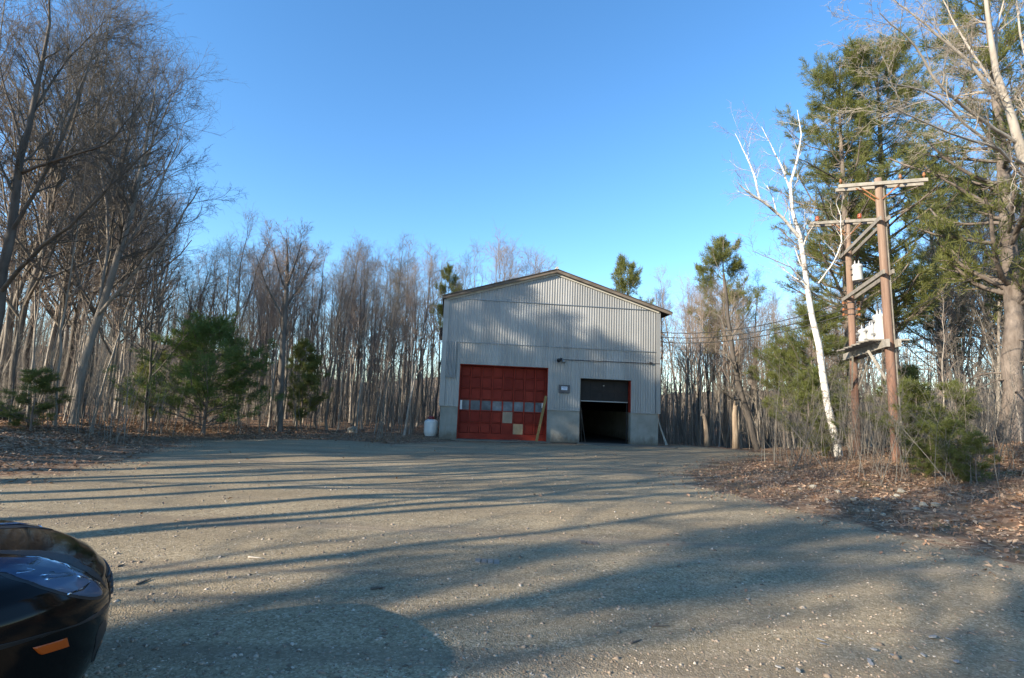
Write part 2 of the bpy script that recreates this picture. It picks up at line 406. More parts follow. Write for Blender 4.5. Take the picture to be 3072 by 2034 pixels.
# ------------------------------------------------------------------ the ground: one sheet, split where the gravel ends
def axis(lo, hi, a, b, step):
    core = list(np.arange(a, b + 1e-6, step)); s = step; v = core[-1]; up = []
    while v < hi: s *= 1.16; v += s; up.append(v)
    s = step; v = core[0]; dn = []
    while v > lo: s *= 1.16; v -= s; dn.append(v)
    return np.array(dn[::-1] + core + up)
gx = axis(-900, 900, -22, 24, .22); gy = axis(-300, 1500, -2, 34, .22)
GX, GY = np.meshgrid(gx, gy); nx, ny = len(gx), len(gy)
SD = sdist(GX, GY); GZ = height(GX, GY)
lot_attr = np.clip(-SD / 1.1, -1.2, 3).astype(np.float32)
idx = np.arange(nx * ny).reshape(ny, nx)
quads = np.stack([idx[:-1, :-1], idx[:-1, 1:], idx[1:, 1:], idx[1:, :-1]], -1).reshape(-1, 4)
mask = (lot_attr + (vnoise(GX * .9, GY * .9) - .5)).ravel()[quads].mean(1) > 0
VV = np.stack([GX, GY, GZ], -1).reshape(-1, 3)
for nm, sel in (('gravel_lot', mask), ('ground', ~mask)):
    q = quads[sel]; used, inv = np.unique(q.ravel(), return_inverse=True)
    me = np_mesh(nm, VV[used], inv.reshape(-1, 4), None, True, [MT['ground']])
    at_ = me.attributes.new('lot', 'FLOAT', 'POINT'); at_.data.foreach_set('value', lot_attr.ravel()[used])
    tag(link(nm, me), {'gravel_lot': 'wide tan gravel lot striped with tree shadows', 'ground': 'leaf strewn forest floor around the gravel lot'}[nm], None, None, 'structure')

# ------------------------------------------------------------------ the metal workshop
YAW, BY0 = 0.119, 25.19
UL = -3.2534
BW, BD = 10.651, 15.0
ZF, Z1, Z2, ZE, ZA = 1.574, 6.715, 4.608, 6.78, 8.40
A0, A1, AT = .8175, 5.0816, 3.596
C0, C1, CT, CM = 6.693, 9.2475, 3.169, 2.03
bo = Vector((UL * math.cos(YAW), BY0 + UL * math.sin(YAW), 0))
bld = empty('metal_workshop', bo, YAW)
tag(bld, 'corrugated metal workshop with red overhead door and concrete base', 'building')
bx = Vector((math.cos(YAW), math.sin(YAW), 0)); by = Vector((-math.sin(YAW), math.cos(YAW), 0))
def onwall(px, py, yl=0.0):
    d = ray(px, py); o = Vector((0, 0, EYE)); n = by
    k = ((bo + by * yl) - o).dot(n) / d.dot(n); p = o + d * k
    return (p - bo).dot(bx), p.z
def bp(u, y, z): return bo + bx * u + by * y + Vector((0, 0, z))
def rake(u): return ZE - .05 + (ZA - ZE) * (1 - abs(u - BW / 2) / (BW / 2))
PITCHC = .1268; AMP = .011
rng = random.Random(4)
def sheet(name, u0, u1, zb, zt, y0, m, axis_='x', parent=bld, y_at=None, label=None, amp=AMP):
    """one corrugated sheet; zb, zt functions of u, list of openings resolved by zb"""
    us = sorted(set([round(v, 5) for v in np.arange(math.ceil(u0 / (PITCHC / 6)) * PITCHC / 6, u1, PITCHC / 6)] + [u0, u1]
                    + [e for e in (A0, A1, C0, C1) if axis_ == 'x' and u0 < e < u1]))
    mb = MB()
    for a, b in zip(us[:-1], us[1:]):
        if b - a < 1e-5: continue
        mid = (a + b) / 2; lo = zb(mid)
        vs = []
        for u in (a, b):
            off = y0 + amp * math.cos(2 * PI * u / PITCHC)
            for z in (lo, max(zt(u), lo + .01)):
                vs.append((u, off, z) if axis_ == 'x' else (y_at - off, u, z) if axis_ == 'xl' else (y_at + off, u, z))
        mb.add(vs, [(0, 2, 3, 1)])
    me = mb.mesh(name, m, True)
    import bmesh
    bmm = bmesh.new(); bmm.from_mesh(me); bmesh.ops.remove_doubles(bmm, verts=bmm.verts, dist=1e-4); bmm.to_mesh(me); bmm.free()
    me.polygons.foreach_set('use_smooth', [True] * len(me.polygons))
    o = link(name, me, parent)
    if label: o['label'] = label
    return o
def zlow(u):
    if A0 < u < A1: return AT
    if C0 < u < C1: return CT
    return ZF
NSH = 12; SW = BW / NSH
for r, (zb, zt, y0, lap) in enumerate(((zlow, lambda u: Z2 + .05, -.022, .0), (lambda u: Z2, lambda u: Z1 + .05, -.040, 0), (lambda u: Z1, lambda u: rake(u), -.058, 0))):
    for k in range(NSH):
        u0, u1 = k * SW, (k + 1) * SW
        j = rng.uniform(-.003, .003)
        dz = rng.uniform(-.012, .012) if r else 0
        if r == 0 and A0 <= u0 and u1 <= A1: pass
        sheet('siding_sheet', u0, u1, (lambda u, zb=zb, dz=dz: zb(u) + dz), zt, y0 + j, MT['siding'])
for k in range(17):      # side walls and rear wall
    a, b = k * BD / 17, (k + 1) * BD / 17
    for zb_, zt_, y0 in ((ZF, Z2 + .05, .02), (Z2, ZE, .037)):
        sheet('siding_sheet', a, b, (lambda u, z=zb_: z), (lambda u, z=zt_: z), y0, MT['siding'], 'xl', y_at=0.0)
        sheet('siding_sheet', a, b, (lambda u, z=zb_: z), (lambda u, z=zt_: z), y0, MT['siding'], 'xr', y_at=BW)
mb = MB(); mb.add([(0, BD, ZF), (BW, BD, ZF), (BW, BD, ZE), (BW / 2, BD, ZA), (0, BD, ZE)], [(0, 1, 2, 3, 4)])
obj('rear_wall', mb, MT['siding'], bld)
# concrete base
def fnd(x0, x1, y0, y1): obj('concrete_base', MB().box(x0, x1, y0, y1, -.6, ZF), MT['concrete'], bld, bevel=.012)
fnd(0, A0 - .002, 0, .32); fnd(A1 + .002, C0 - .002, 0, .32); fnd(C1 + .002, BW, 0, .32)
fnd(0, .3, .324, BD - .3); fnd(BW - .3, BW, .324, BD - .3); fnd(0, BW, BD - .298, BD)
obj('floor_slab', MB().box(.3, BW - .3, .0, BD - .3, -.3, .035), MT['interior'], bld)  # concrete slab in the near-black interior colour, to deepen shade in the bay
obj('door_sill', MB().box(A0 - .25, A1 + .15, -.42, .27, -.3, .045), MT['concrete'], bld, bevel=.015)
# flashing: sill drip over the concrete, corner trims, lintels
for a, b in ((0, A0), (A1, C0), (C1, BW)): obj('flashing', MB().box(a, b, -.05, -.001, ZF - .035, ZF - .005), MT['flashing'], bld)
obj('flashing', MB().box(A0 - .02, A1 + .02, -.052, -.002, AT - .03, AT + .0), MT['flashing'], bld)
obj('flashing', MB().box(C0 - .02, C1 + .02, -.052, -.002, CT - .03, CT + .0), MT['flashing'], bld)
for z0, z1, dy in ((ZF - .02, 2.9, 0), (2.85, Z2, .006), (Z2 - .02, 5.75, .012), (5.7, ZE - .15, .018)):
    obj('corner_trim', MB().box(-.075 - dy, .16, -.083 - dy, -.076 - dy, z0, z1).box(-.082 - dy, -.075 - dy, -.08 - dy, .14, z0, z1), MT['flashing'], bld)
obj('corner_trim', MB().box(BW - .13, BW + .085, -.085, -.078, ZF - .02, ZE - .12).box(BW + .078, BW + .085, -.077, .15, ZF - .02, ZE - .12), MT['flashing'], bld)
for z_, y_ in ((Z2, -.062), (Z1, -.078)): obj('lap_shadow_strip', MB().box(.161, BW - .131, y_, y_ + .012, z_ - .018, z_ + .014), MT['darksheet'], bld)  # dark strips drawn for the shadow and dirt line under each sheet lap
ps = sheet('patch_sheet', .14, .62, lambda u: 2.88, lambda u: Z2 - .01, -.115, MT['darksheet'], label='dark blue grey corrugated patch sheet', amp=.03)
# roof: two slopes with overhang
OL, OR, OF = .17, .62, .25
slope = (ZA - ZE) / (BW / 2)
def rz_(u): return ZA + .06 - slope * abs(u - BW / 2)
def roof_side(ua, ub, nm):
    mbs = []
    n = 16
    for k in range(n):
        y0 = -OF - .05 + (BD + .6) * k / n; y1 = -OF - .05 + (BD + .6) * (k + 1) / n - .004
        za, zb = rz_(ua), rz_(ub)
        mb = MB(); t = .035
        mb.add([(ua, y0, za), (ub, y0, zb), (ub, y1, zb), (ua, y1, za), (ua, y0, za - t), (ub, y0, zb - t), (ub, y1, zb - t), (ua, y1, za - t)],
               [(0, 1, 2, 3), (7, 6, 5, 4), (0, 4, 5, 1), (1, 5, 6, 2), (2, 6, 7, 3), (3, 7, 4, 0)])
        obj('roof_sheet', mb, MT['roof'], bld)
roof_side(-OL, BW / 2 - .003, 'l'); roof_side(BW / 2 + .003, BW + OR, 'r')
def rakeboard(ua, ub, y, w, h, dz, m, nm):
    a = Vector((ua, y, rz_(ua) - dz)); b = Vector((ub, y, rz_(ub) - dz))
    obj(nm, MB().beam(a, b, w, h), m, bld)
rakeboard(-OL + .01, BW / 2 - .002, -OF, .03, .13, .11, MT['fascia'], 'barge_board')
rakeboard(BW / 2 + .002, BW + OR - .01, -OF, .03, .13, .11, MT['fascia'], 'barge_board')
rakeboard(0, BW / 2 - .01, -.105, .03, .17, .19, MT['trim'], 'rake_trim')
rakeboard(BW / 2 + .01, BW, -.105, .03, .17, .19, MT['trim'], 'rake_trim')
for ua, ub in ((-OL + .02, BW / 2 - .01), (BW / 2 + .01, BW + OR - .02)):   # soffit under the rake overhang
    mb = MB(); mb.add([(ua, -OF + .02, rz_(ua) - .12), (ub, -OF + .02, rz_(ub) - .12), (ub, -.01, rz_(ub) - .12), (ua, -.01, rz_(ua) - .12)], [(0, 3, 2, 1)])
    obj('soffit', mb, MT['fascia'], bld)
obj('ridge_cap', MB().tube([(BW / 2, -OF - .08, ZA + .085), (BW / 2, BD + .3, ZA + .085)], .07, 8), MT['trim'], bld)
mb = MB().box(-OL - .03, -OL, -OF, BD + .2, rz_(-OL) - .16, rz_(-OL) - .02); obj('eave_board', mb, MT['fascia'], bld)
mb = MB().box(BW + OR, BW + OR + .03, -OF, BD + .2, rz_(BW + OR) - .1, rz_(BW + OR) - .005); obj('eave_board', mb, MT['fascia'], bld)
uv_, zv_ = 4.3, rz_(4.3)
obj('roof_vent', MB().lathe([(.22, -.15), (.22, .25), (.36, .27), (.36, .33), (.22, .45), (.05, .5)], (uv_ - .1, 3.2, zv_ - .05)), MT['rust'], bld, True)
obj('exhaust_hood', MB().box(-.34, -.03, 5.2, 5.9, 5.35, 6.0), MT['blackmetal'], bld)
# door surrounds
rp = MT['red']
def jamb(x0, x1, y0, y1, z0, z1, m=rp, nm='door_jamb'): obj(nm, MB().box(x0, x1, y0, y1, z0, z1), m, bld)
jamb(A0 + .001, A0 + .035, -.015, .285, .046, AT - .04); jamb(A1 - .035, A1 - .001, -.015, .285, .046, AT - .04)
jamb(A0 + .036, A1 - .036, -.012, .285, AT - .07, AT - .035, nm='door_header')
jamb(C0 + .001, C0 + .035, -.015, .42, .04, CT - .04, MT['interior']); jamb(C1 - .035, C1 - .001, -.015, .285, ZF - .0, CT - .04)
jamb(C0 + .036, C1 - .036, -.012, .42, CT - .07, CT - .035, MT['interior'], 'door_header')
# red sectional door: rails and stiles, recessed panels, a row of panes
gd = empty('garage_door', (0, 0, 0)); gd.parent = bld; gd['label'] = 'closed red sectional door with row of eight panes'
DX0, DX1, DYF = A0 + .04, A1 - .04, .29
rows = [(.33, .80), (.85, 1.36), (1.41, 1.87), (1.92, 2.42), (2.47, 2.97), (3.02, 3.50)]
cw = (DX1 - DX0) / 8
mb = MB()
zprev = .05
mb_rails = [(.05, .33)] + [(rows[i][1], rows[i + 1][0]) for i in range(5)] + [(3.50, AT - .04)]
for i, (z0, z1) in enumerate(mb_rails):
    if i == 0: obj('bottom_rail', MB().box(DX0, DX1, DYF, DYF + .05, z0, z1 - .004), rp, gd)
    else:
        zm = (z0 + z1) / 2
        obj('rail', MB().box(DX0, DX1, DYF, DYF + .045, z0, zm - .003).box(DX0, DX1, DYF, DYF + .045, zm + .003, z1), rp, gd)
stile = bpy.data.meshes.new('stile')
for i, (z0, z1) in enumerate(rows):
    for c in range(9):
        xc = DX0 + c * cw; w = .035 if 0 < c < 8 else .05
        x0, x1 = max(DX0, xc - w), min(DX1, xc + w)
        obj('stile', MB().box(x0, x1, DYF + .001, DYF + .044, z0, z1), rp, gd)
    for c in range(8):
        x0, x1 = DX0 + c * cw + (.05 if c == 0 else .035), DX0 + (c + 1) * cw - (.05 if c == 7 else .035)
        if i == 2:
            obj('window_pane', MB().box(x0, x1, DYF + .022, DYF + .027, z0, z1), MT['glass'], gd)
        elif (i, c) == (1, 4): obj('plywood_patch', MB().box(x0 - .012, x1 + .012, DYF - .01, DYF + .001, z0 - .01, z1 + .01), MT['ply'], gd, label='grey brown plywood patch below the fifth pane')
        elif (i, c) == (0, 5): obj('plywood_patch', MB().box(x0 - .012, x1 + .012, DYF - .01, DYF + .001, z0 - .01, z1 + .01), MT['ply_pale'], gd, label='pale tan plywood patch low on the door')
        elif (i, c) == (0, 4): obj('panel', MB().box(x0 - .02, x1 + .02, DYF - .006, DYF + .001, z0 - .02, z1 + .02), MT['red_panel'], gd)
        else: obj('panel', MB().box(x0 + .016, x1 - .016, DYF + .030, DYF + .036, z0 + .016, z1 - .016), MT['red_panel'], gd)
obj('white_strip', MB().box(DX0 + .055, DX0 + .15, DYF + .014, DYF + .0215, 1.42, 1.86), MT['white_paint'], gd)
obj('white_strip', MB().box(DX1 - .17, DX1 - .06, DYF + .014, DYF + .0215, 1.62, 1.86), MT['white_paint'], gd)
# raised door: only its lowest sections hang in the opening
rd = empty('raised_door', (0, 0, 0)); rd.parent = bld; rd['label'] = 'dark overhead door pulled halfway up over the opening'
EX0, EX1, EY = C0 + .04, C1 - .04, .32
obj('bottom_seal', MB().box(EX0, EX1, EY - .02, EY + .05, CM, CM + .045), MT['flashing'], rd)
rws = [(CM + .10, CM + .50), (CM + .60, CM + 1.0)]
zz = [CM + .046, CM + .10, CM + .50, CM + .60, CM + 1.0, CT - .07]
for z0, z1 in ((zz[0], zz[1]), (zz[2], (zz[2] + zz[3]) / 2 - .003), ((zz[2] + zz[3]) / 2 + .003, zz[3]), (zz[4], zz[5])):
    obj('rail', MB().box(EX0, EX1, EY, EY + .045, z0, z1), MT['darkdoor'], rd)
ec = (EX1 - EX0) / 4
for z0, z1 in rws:
    for c in range(5):
        xc = EX0 + c * ec; x0, x1 = max(EX0, xc - .05), min(EX1, xc + .05)
        obj('stile', MB().box(x0, x1, EY + .001, EY + .044, z0, z1), MT['darkdoor'], rd)
    for c in range(4): obj('panel', MB().box(EX0 + c * ec + .05, EX0 + (c + 1) * ec - .05, EY + .02, EY + .03, z0, z1), MT['darkdoor'], rd)
obj('door_handle', MB().box((EX0 + EX1) / 2 - .05, (EX0 + EX1) / 2 + .02, EY - .03, EY, CM + .78, CM + .82), MT['flashing'], rd)
for x in (EX0 + .02, EX1 - .02): obj('door_track', MB().box(x - .02, x + .02, EY + .08, EY + .12, .04, CT), MT['blackmetal'], rd)
# interior lining keeps the inside dark: stud walls
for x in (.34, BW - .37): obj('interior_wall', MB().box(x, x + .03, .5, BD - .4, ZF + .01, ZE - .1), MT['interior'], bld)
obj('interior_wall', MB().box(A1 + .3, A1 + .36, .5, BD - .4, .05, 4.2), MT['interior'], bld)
# floodlight, conduit, sign, service entrance
u, z = onwall(1682, 1079)
fl = empty('floodlight', (u, -.06, z)); fl.parent = bld
obj('mount', MB().box(-.06, .06, -.06, .02, -.05, .07), MT['blackmetal'], fl)
obj('lamp_head', MB().tube([(-.03, -.06, -.01), (-.12, -.20, -.05), (-.17, -.26, -.07)], [.05, .08, .10], 10), MT['blackmetal'], fl, True)
obj('lamp_head', MB().tube([(.05, -.06, -.02), (.10, -.16, -.09), (.12, -.22, -.13)], [.04, .07, .085], 10), MT['flashing'], fl, True)
u1, z1 = onwall(1978, 1092)
obj('conduit', MB().tube([(u + .06, -.085, z), (u1, -.085, z1)], .017, 6), MT['blackmetal'], bld)
um, zm = onwall(1950, 1090)
obj('conduit_box', MB().box(um - .06, um + .06, -.12, -.06, zm - .05, zm + .05), MT['blackmetal'], bld)
u0, z0 = onwall(1675, 1154); u1, z1 = onwall(1708, 1180)
sg = empty('wall_sign', (0, 0, 0)); sg.parent = bld; sg['label'] = 'small white notice on a dark board'
obj('backing_board', MB().box(u0, u1, -.09, -.06, z1, z0), MT['signdark'], sg, bevel=.006)
un0, zn0 = onwall(1683, 1159.5); un1, zn1 = onwall(1700.5, 1170.5)
obj('notice', MB().box(un0, un1, -.096, -.091, zn1, zn0), MT['signwhite'], sg)
pr = MB(); w_, h_ = un1 - un0, zn0 - zn1
def stroke(x0, x1, y0, y1): pr.box(un0 + w_ * x0, un0 + w_ * x1, -.098, -.0965, zn1 + h_ * y0, zn1 + h_ * y1)
for k in range(5):                                     # print too small to read in the photograph
    x = .10 + k * .165
    stroke(x, x + .035, .60, .88); stroke(x + .075, x + .11, .60, .88); stroke(x + .0351, x + .0749, .70 + .1 * (k % 2), .76 + .1 * (k % 2))
stroke(.26, .86, .46, .51); stroke(.22, .88, .33, .37); stroke(.12, .88, .16, .20)
obj('print', pr, MT['print'], sg)
for py in (994, 1008, 1023):
    zz_ = onwall(1978, py)[1]
    o = MB().tube([(BW + .03, .35, zz_), (BW + .13, .3, zz_)], .02, 6); o.lathe([(.05, -.06), (.065, -.02), (.065, .02), (.05, .06)], (BW + .16, .28, zz_), 10)
    obj('insulator', o, MT['blackmetal'], bld)
zz_ = onwall(1978, 1043)[1]
obj('electric_meter', MB().tube([(BW + .02, .35, zz_), (BW + .16, .35, zz_)], [.14, .12], 14), MT['blackmetal'], bld)
pts = []
for i in range(13):
    t = i / 12; pts.append((BW + .18 + .16 * math.sin(PI * t), .28, onwall(1978, 996)[1] * (1 - t) + (zz_ - .75) * t))
obj('service_loop', MB().tube(pts, .014, 5), MT['wire'], bld)

# concrete apron in front of the open door
m_ = MB()
prof = [(C0 - .1, -.02), (C1 - .15, -.02), (BW + .55, -1.05), (BW + .1, -1.6), (C0 + .5, -1.35), (C0 - .25, -.55)]
nv = len(prof); vs = [(x, y, .05 + y * .012) for x, y in prof] + [(x, y, -.2) for x, y in prof]
m_.add(vs, [tuple(range(nv)), tuple(range(2 * nv - 1, nv - 1, -1))] + [(i, nv + i, nv + (i + 1) % nv, (i + 1) % nv) for i in range(nv)])
m_.f = [tuple(reversed(f)) for f in m_.f]
ap = obj('concrete_apron', m_, MT['concrete']); ap.location = bo; ap.rotation_euler = (0, 0, YAW)
tag(ap, 'pale concrete apron in front of the open door', 'apron', None, 'structure')

# ------------------------------------------------------------------ small things by the workshop
pl = empty('leaning_timber', bp(A1 - .6, -.25, 0.045))
tag(pl, 'brown timber plank leaning against the red door', 'plank')
a = bp(*(lambda q: (q[0], -.30, .05))(onwall(1606, 1322))); b = bp(*(lambda q: (q[0], -.10, q[1]))(onwall(1637, 1188)))
wobj('board', MB().beam(a, b, .12, .05, by), MT['timber'], pl, bevel=.004)
for i, (xx, lean, hh) in enumerate(((.28, .40, 1.65), (.42, .46, 1.5))):
    pb = empty('leaning_board', bp(BW + xx + lean, .6, 0)); tag(pb, ['taller pale board leaning on the workshop corner', 'shorter pale board leaning on the workshop corner'][i], 'board', 'boards leaning on the workshop corner')
    p1 = bp(BW + xx + .35, .5 + i * .15, hz(*bp(BW + xx, .5, 0)[:2]) - .02); p2 = bp(BW + .13 + .04 * i, .6 + i * .15, hh)
    wobj('board', MB().beam(p1, p2, .05, .025, by), MT['trim'], pb)
# sticks just inside the open door
for i, (xa, xb, h_) in enumerate(((.5, .12, 2.0), (.32, .20, 1.7))):
    st = empty('pole_stick', bp(C0 + xa, .75, .035)); tag(st, ['taller dark stick propped inside the open doorway', 'shorter dark stick propped inside the open doorway'][i], 'stick', 'sticks inside the doorway')
    wobj('shaft', MB().tube([bp(C0 + xa, .75, .04), bp(C0 + xb, .5, h_)], .018, 6), MT['bark_dark'], st)

# propane tank
tb = flat(1291, 1312); tb.z = hz(tb.x, tb.y)
tk = empty('propane_tank', (tb.x, tb.y, tb.z)); tag(tk, 'upright white propane cylinder with maroon cap beside the workshop', 'gas tank')
R_ = .335; Hh = .80
prof = [(.27, .0), (.29, .02), (.29, .07), (R_ - .03, .09), (R_, .16)] + [(R_, .16 + (Hh - .3) * i / 4) for i in range(1, 5)] + [(R_ * math.cos(a_), Hh - .14 + .17 * math.sin(a_)) for a_ in (.3, .6, .85, 1.1, 1.35)]
obj('cylinder_body', MB().lathe(prof, (0, 0, 0), 28), MT['tank_white'], tk, True)
obj('valve_cap', MB().lathe([(.15, Hh + .0), (.16, Hh + .05), (.155, Hh + .10), (.12, Hh + .15), (.04, Hh + .165)], (0, 0, 0), 20), MT['maroon'], tk, True)
obj('weld_seam', MB().lathe([(R_ + .001, .435), (R_ + .006, .44), (R_ + .006, .452), (R_ + .001, .457)], (0, 0, 0), 28), MT['tank_white'], tk, True)
obj('gas_hose', MB().tube([(.12, .05, Hh + .05), (.25, .25, Hh + .12), (.42, .5, Hh + .25), (.5, .8, Hh + .2)], .016, 6), MT['wire'], tk)

# ------------------------------------------------------------------ utility pole structure
DR, DL = 16.0, 19.4
pr_top = at(2634, 536, DR); pl_top = at(2541, 656, DL)
prb = at(2692, 1385, DR); plb = at(2574, 1372, DL)
prb.z = hz(prb.x, prb.y) - .3; plb.z = hz(plb.x, plb.y) - .3
up_ = empty('utility_pole_frame', ((prb.x + plb.x) / 2, (prb.y + plb.y) / 2, min(prb.z, plb.z) + .3))
tag(up_, 'pair of brown utility poles carrying crossarms, platform and transformers', 'utility pole')
def wpole(b, t, r0, r1):
    n = 14; pts = [b.lerp(t, i / n) for i in range(n + 1)]
    return wobj('pole', MB().tube(pts, [r0 + (r1 - r0) * i / n for i in range(n + 1)], 18), MT['pole'], up_, smooth=True)
wpole(prb, pr_top, .138, .105); wpole(plb, pl_top, .138, .105)
pd = (plb - prb); pd.z = 0; pd.normalize(); px_ = Vector((pd.y, -pd.x, 0))     # along the pair / across it
def onpole(z, right=True):
    b, t = (prb, pr_top) if right else (plb, pl_top); k = (z - b.z) / (t.z - b.z); return b.lerp(t, k)
def rad_at(z, right=True):
    b, t = (prb, pr_top) if right else (plb, pl_top); k = (z - b.z) / (t.z - b.z)
    return .138 + (.105 - .138) * k
def zpix(py, px, right=True): return at(px, py, DR if right else DL).z
# crossarms, double
zt = zpix(556, 2636)
def crossarm(c, half0, half1, off, w=.1, h=.13, m='oldwood'):
    for s_ in (-1, 1):
        a_ = c + pd * (off * s_) - px_ * half0; b_ = c + pd * (off * s_) + px_ * half1
        wobj('crossarm', MB().beam(a_, b_, w, h), MT[m], up_, bevel=.008)
c1 = onpole(zt); crossarm(c1, 1.17, 1.27, .155, .085, .115)
zl = zpix(668, 2545, False); c2 = onpole(zl, False); crossarm(c2, 1.30, 1.22, .15, .085, .115)
for c, rr, hl in ((c1, .155, .6), (c2, .15, .5)):        # flat iron braces
    for s_ in (-1, 1):
        for q in (-1, 1):
            wobj('crossarm_brace', MB().beam(c + px_ * (hl * s_) + pd * ((rr - .06) * q) - Vector((0, 0, .0)), c + px_ * (.05 * s_) + pd * ((rr - .05) * q) - Vector((0, 0, .5)), .012, .035), MT['rust'], up_)
        
for c, ks in ((c1, (-1.1, .55, 1.18)), (c2, (-1.05, .38))):
    for k in ks:
        o = MB(); b0 = c + px_ * k - pd * .155 + Vector((0, 0, .065))
        if c is c2:
            o.lathe([(.03, 0), (.035, .03), (.075, .04), (.085, .09), (.055, .11), (.08, .13), (.075, .18), (.03, .21)], b0, 12); wobj('insulator', o, MT['ceramic'], up_, smooth=True)
        else:
            o.lathe([(.015, 0), (.015, .06), (.045, .07), (.05, .11), (.025, .13), (.04, .15), (.015, .19)], b0, 10); wobj('insulator', o, MT['rust'], up_, smooth=True)
# paired beams tying the poles together
def beams(zr, ext0=.35, ext1=.45, h=.14, w=.06, m='greywood', name='tie_beam'):
    a0 = onpole(zr); b0 = onpole(zr, False)
    for s_ in (-1, 1):
        a_ = a0 + px_ * (s_ * (rad_at(zr) + w / 2 - .02)) - pd * ext0; b_ = b0 + px_ * (s_ * (rad_at(zr, False) + w / 2 + .005)) + pd * ext1
        a_.z = b_.z = zr
        wobj(name, MB().beam(a_, b_, w, h), MT[m], up_, bevel=.008)
zb1 = zpix(664, 2640); zb2 = zpix(822, 2644); zb3 = zpix(1032, 2650)
beams(zb1); beams(zb2, m='greywood'); beams(zb3, .38, .45, .24, .09, 'oldwood', 'platform_joist')
L_ = (onpole(zb3, False) - onpole(zb3)); L_.z = 0; span = L_.length
for i in range(12):                                      # platform planks
    t = .10 + i * .27
    c = onpole(zb3) + pd * t; c.z = zb3 + .12 + .025
    if abs(t - span) < .2: continue
    wobj('platform_plank', MB().beam(c - px_ * (.52 + .04 * (i % 3)), c + px_ * (.55 + .03 * (i % 2)), .2, .045), MT['oldwood'], up_)
for s_ in (-1, 1):                                       # struts under the platform
    wobj('platform_strut', MB().beam(onpole(zb3 - 1.3, False) + px_ * (.1 * s_), onpole(zb3 - .1, False) - pd * .9 + px_ * (.28 * s_), .05, .07), MT['oldwood'], up_)
    wobj('platform_strut', MB().beam(onpole(zb3 - 1.1) + px_ * (.1 * s_) + pd * .1, onpole(zb3 - .1) + pd * .95 + px_ * (.28 * s_), .05, .07), MT['oldwood'], up_)
def transformer(c, r, h, bush, label):
    t = empty('transformer', c - up_.location); t.parent = up_; t['label'] = label
    obj('tank', MB().lathe([(r * .96, 0), (r, .02), (r, h - .06), (r * 1.05, h - .055), (r * 1.05, h - .01), (r * .9, h + .03), (r * .3, h + .06)], (0, 0, 0), 22), MT['enamel_grey'], t, True)
    for k in range(bush):
        a_ = 2.2 + k * 1.6; x, y = r * .5 * math.cos(a_), r * .5 * math.sin(a_)
        obj('bushing', MB().lathe([(.026, h), (.04, h + .05), (.026, h + .07), (.036, h + .1), (.022, h + .12), (.03, h + .15), (.012, h + .19), (.012, h + .22)], (x, y, 0), 10), MT['porcelain'], t, True)
    obj('lug', MB().box(-.03, .03, -r - .05, -r + .01, h * .7, h * .78).box(-.06, .06, -r - .03, -r + .01, h * .35, h * .42), MT['blackmetal'], t)
    obj('hanger_bracket', MB().box(-r - .1, -r + .01, -.04, .04, h * .2, h * .28).box(-r - .1, -r + .01, -.04, .04, h * .72, h * .8), MT['flashing'], t)
    return t
deck = zb3 + .17
transformer(onpole(deck) + pd * .42 + px_ * 0 + Vector((-.02, .0, deck - onpole(deck).z)), 0.249, 0.791, 3, 'large white transformer on the platform beside the nearer pole')
transformer(onpole(deck) + pd * 1.15 - px_ * .02 + Vector((0, 0, 0)), 0.232, 0.534, 2, 'middle white transformer on the platform')
transformer(onpole(deck) + pd * 1.85 - px_ * .05, 0.215, 0.534, 1, 'farther white transformer on the platform')
ztf = zpix(852, 2575, False)
tf = transformer(onpole(ztf, False) - pd * .48 + px_ * .12, 0.172, 0.570, 2, 'small white transformer hung on the farther pole above the beam')
tf.rotation_euler = (0, 0, math.atan2(pd.y, pd.x) + PI)
# service racks on the farther pole and a ground wire down the nearer one
rack = []
for py in (909, 928, 944):
    z = zpix(py, 2553, False); c = onpole(z, False); r = rad_at(z, False)
    wobj('pole_band', MB().lathe([(r + .002, -.02), (r + .012, -.018), (r + .012, .018), (r + .002, .02)], c, 16), MT['blackmetal'], up_)
    for s_ in (-1, 1):
        o = MB().tube([c + px_ * (s_ * r), c + px_ * (s_ * (r + .1)) - pd * .02], .015, 6); o.lathe([(.03, -.05), (.05, -.03), (.035, 0), (.05, .03), (.03, .05)], c + px_ * (s_ * (r + .14)) - pd * .02, 10)
        wobj('spool_insulator', o, MT['rust'], up_)
    rack.append(c - px_ * (r + .14))
gw = [onpole(prb.z + .3 + k * .8) + px_ * (rad_at(prb.z + .3 + k * .8) + .012) - pd * .05 for k in range(12)]
wobj('ground_wire', MB().tube(gw, .02, 5), MT['greywood'], up_)
# three service cables to the workshop, lines that leave the frame
def cable(p, q, sag, r=.012, n=24):
    pts = [p.lerp(q, i / n) - Vector((0, 0, sag * 4 * (i / n) * (1 - i / n))) for i in range(n + 1)]; return MB().tube(pts, r, 5)
for i, py in enumerate((994, 1008, 1023)):
    q = bp(BW + .19, .28, onwall(1978, py)[1]); c = obj('service_cable', cable(rack[i], q, .42, .02), MT['wire'])
    tag(c, ['topmost', 'middle', 'lowest'][i] + ' of three black service cables running from pole to workshop', 'cable', 'service cables')
for i, (k, tgt) in enumerate(((-1.1, at(2800, 330, 21)), (.55, at(2920, 300, 21)), (1.18, at(2990, 260, 21)))):
    p = c1 + px_ * k - pd * .155 + Vector((0, 0, .25)); q = p + (tgt - p).normalized() * 26
    c = obj('overhead_wire', cable(p, q, .5, .012, 16), MT['wire'])
    tag(c, ['thin wire rising from the left end of the top crossarm', 'thin wire rising from beside the nearer pole top', 'thin wire rising from the right end of the top crossarm'][i], 'wire', 'wires leaving the top crossarm')
p = onpole(zpix(955, 2668)) + px_ * .18; q = at(3072, 735, 13.5); q = q + (q - p) * .6
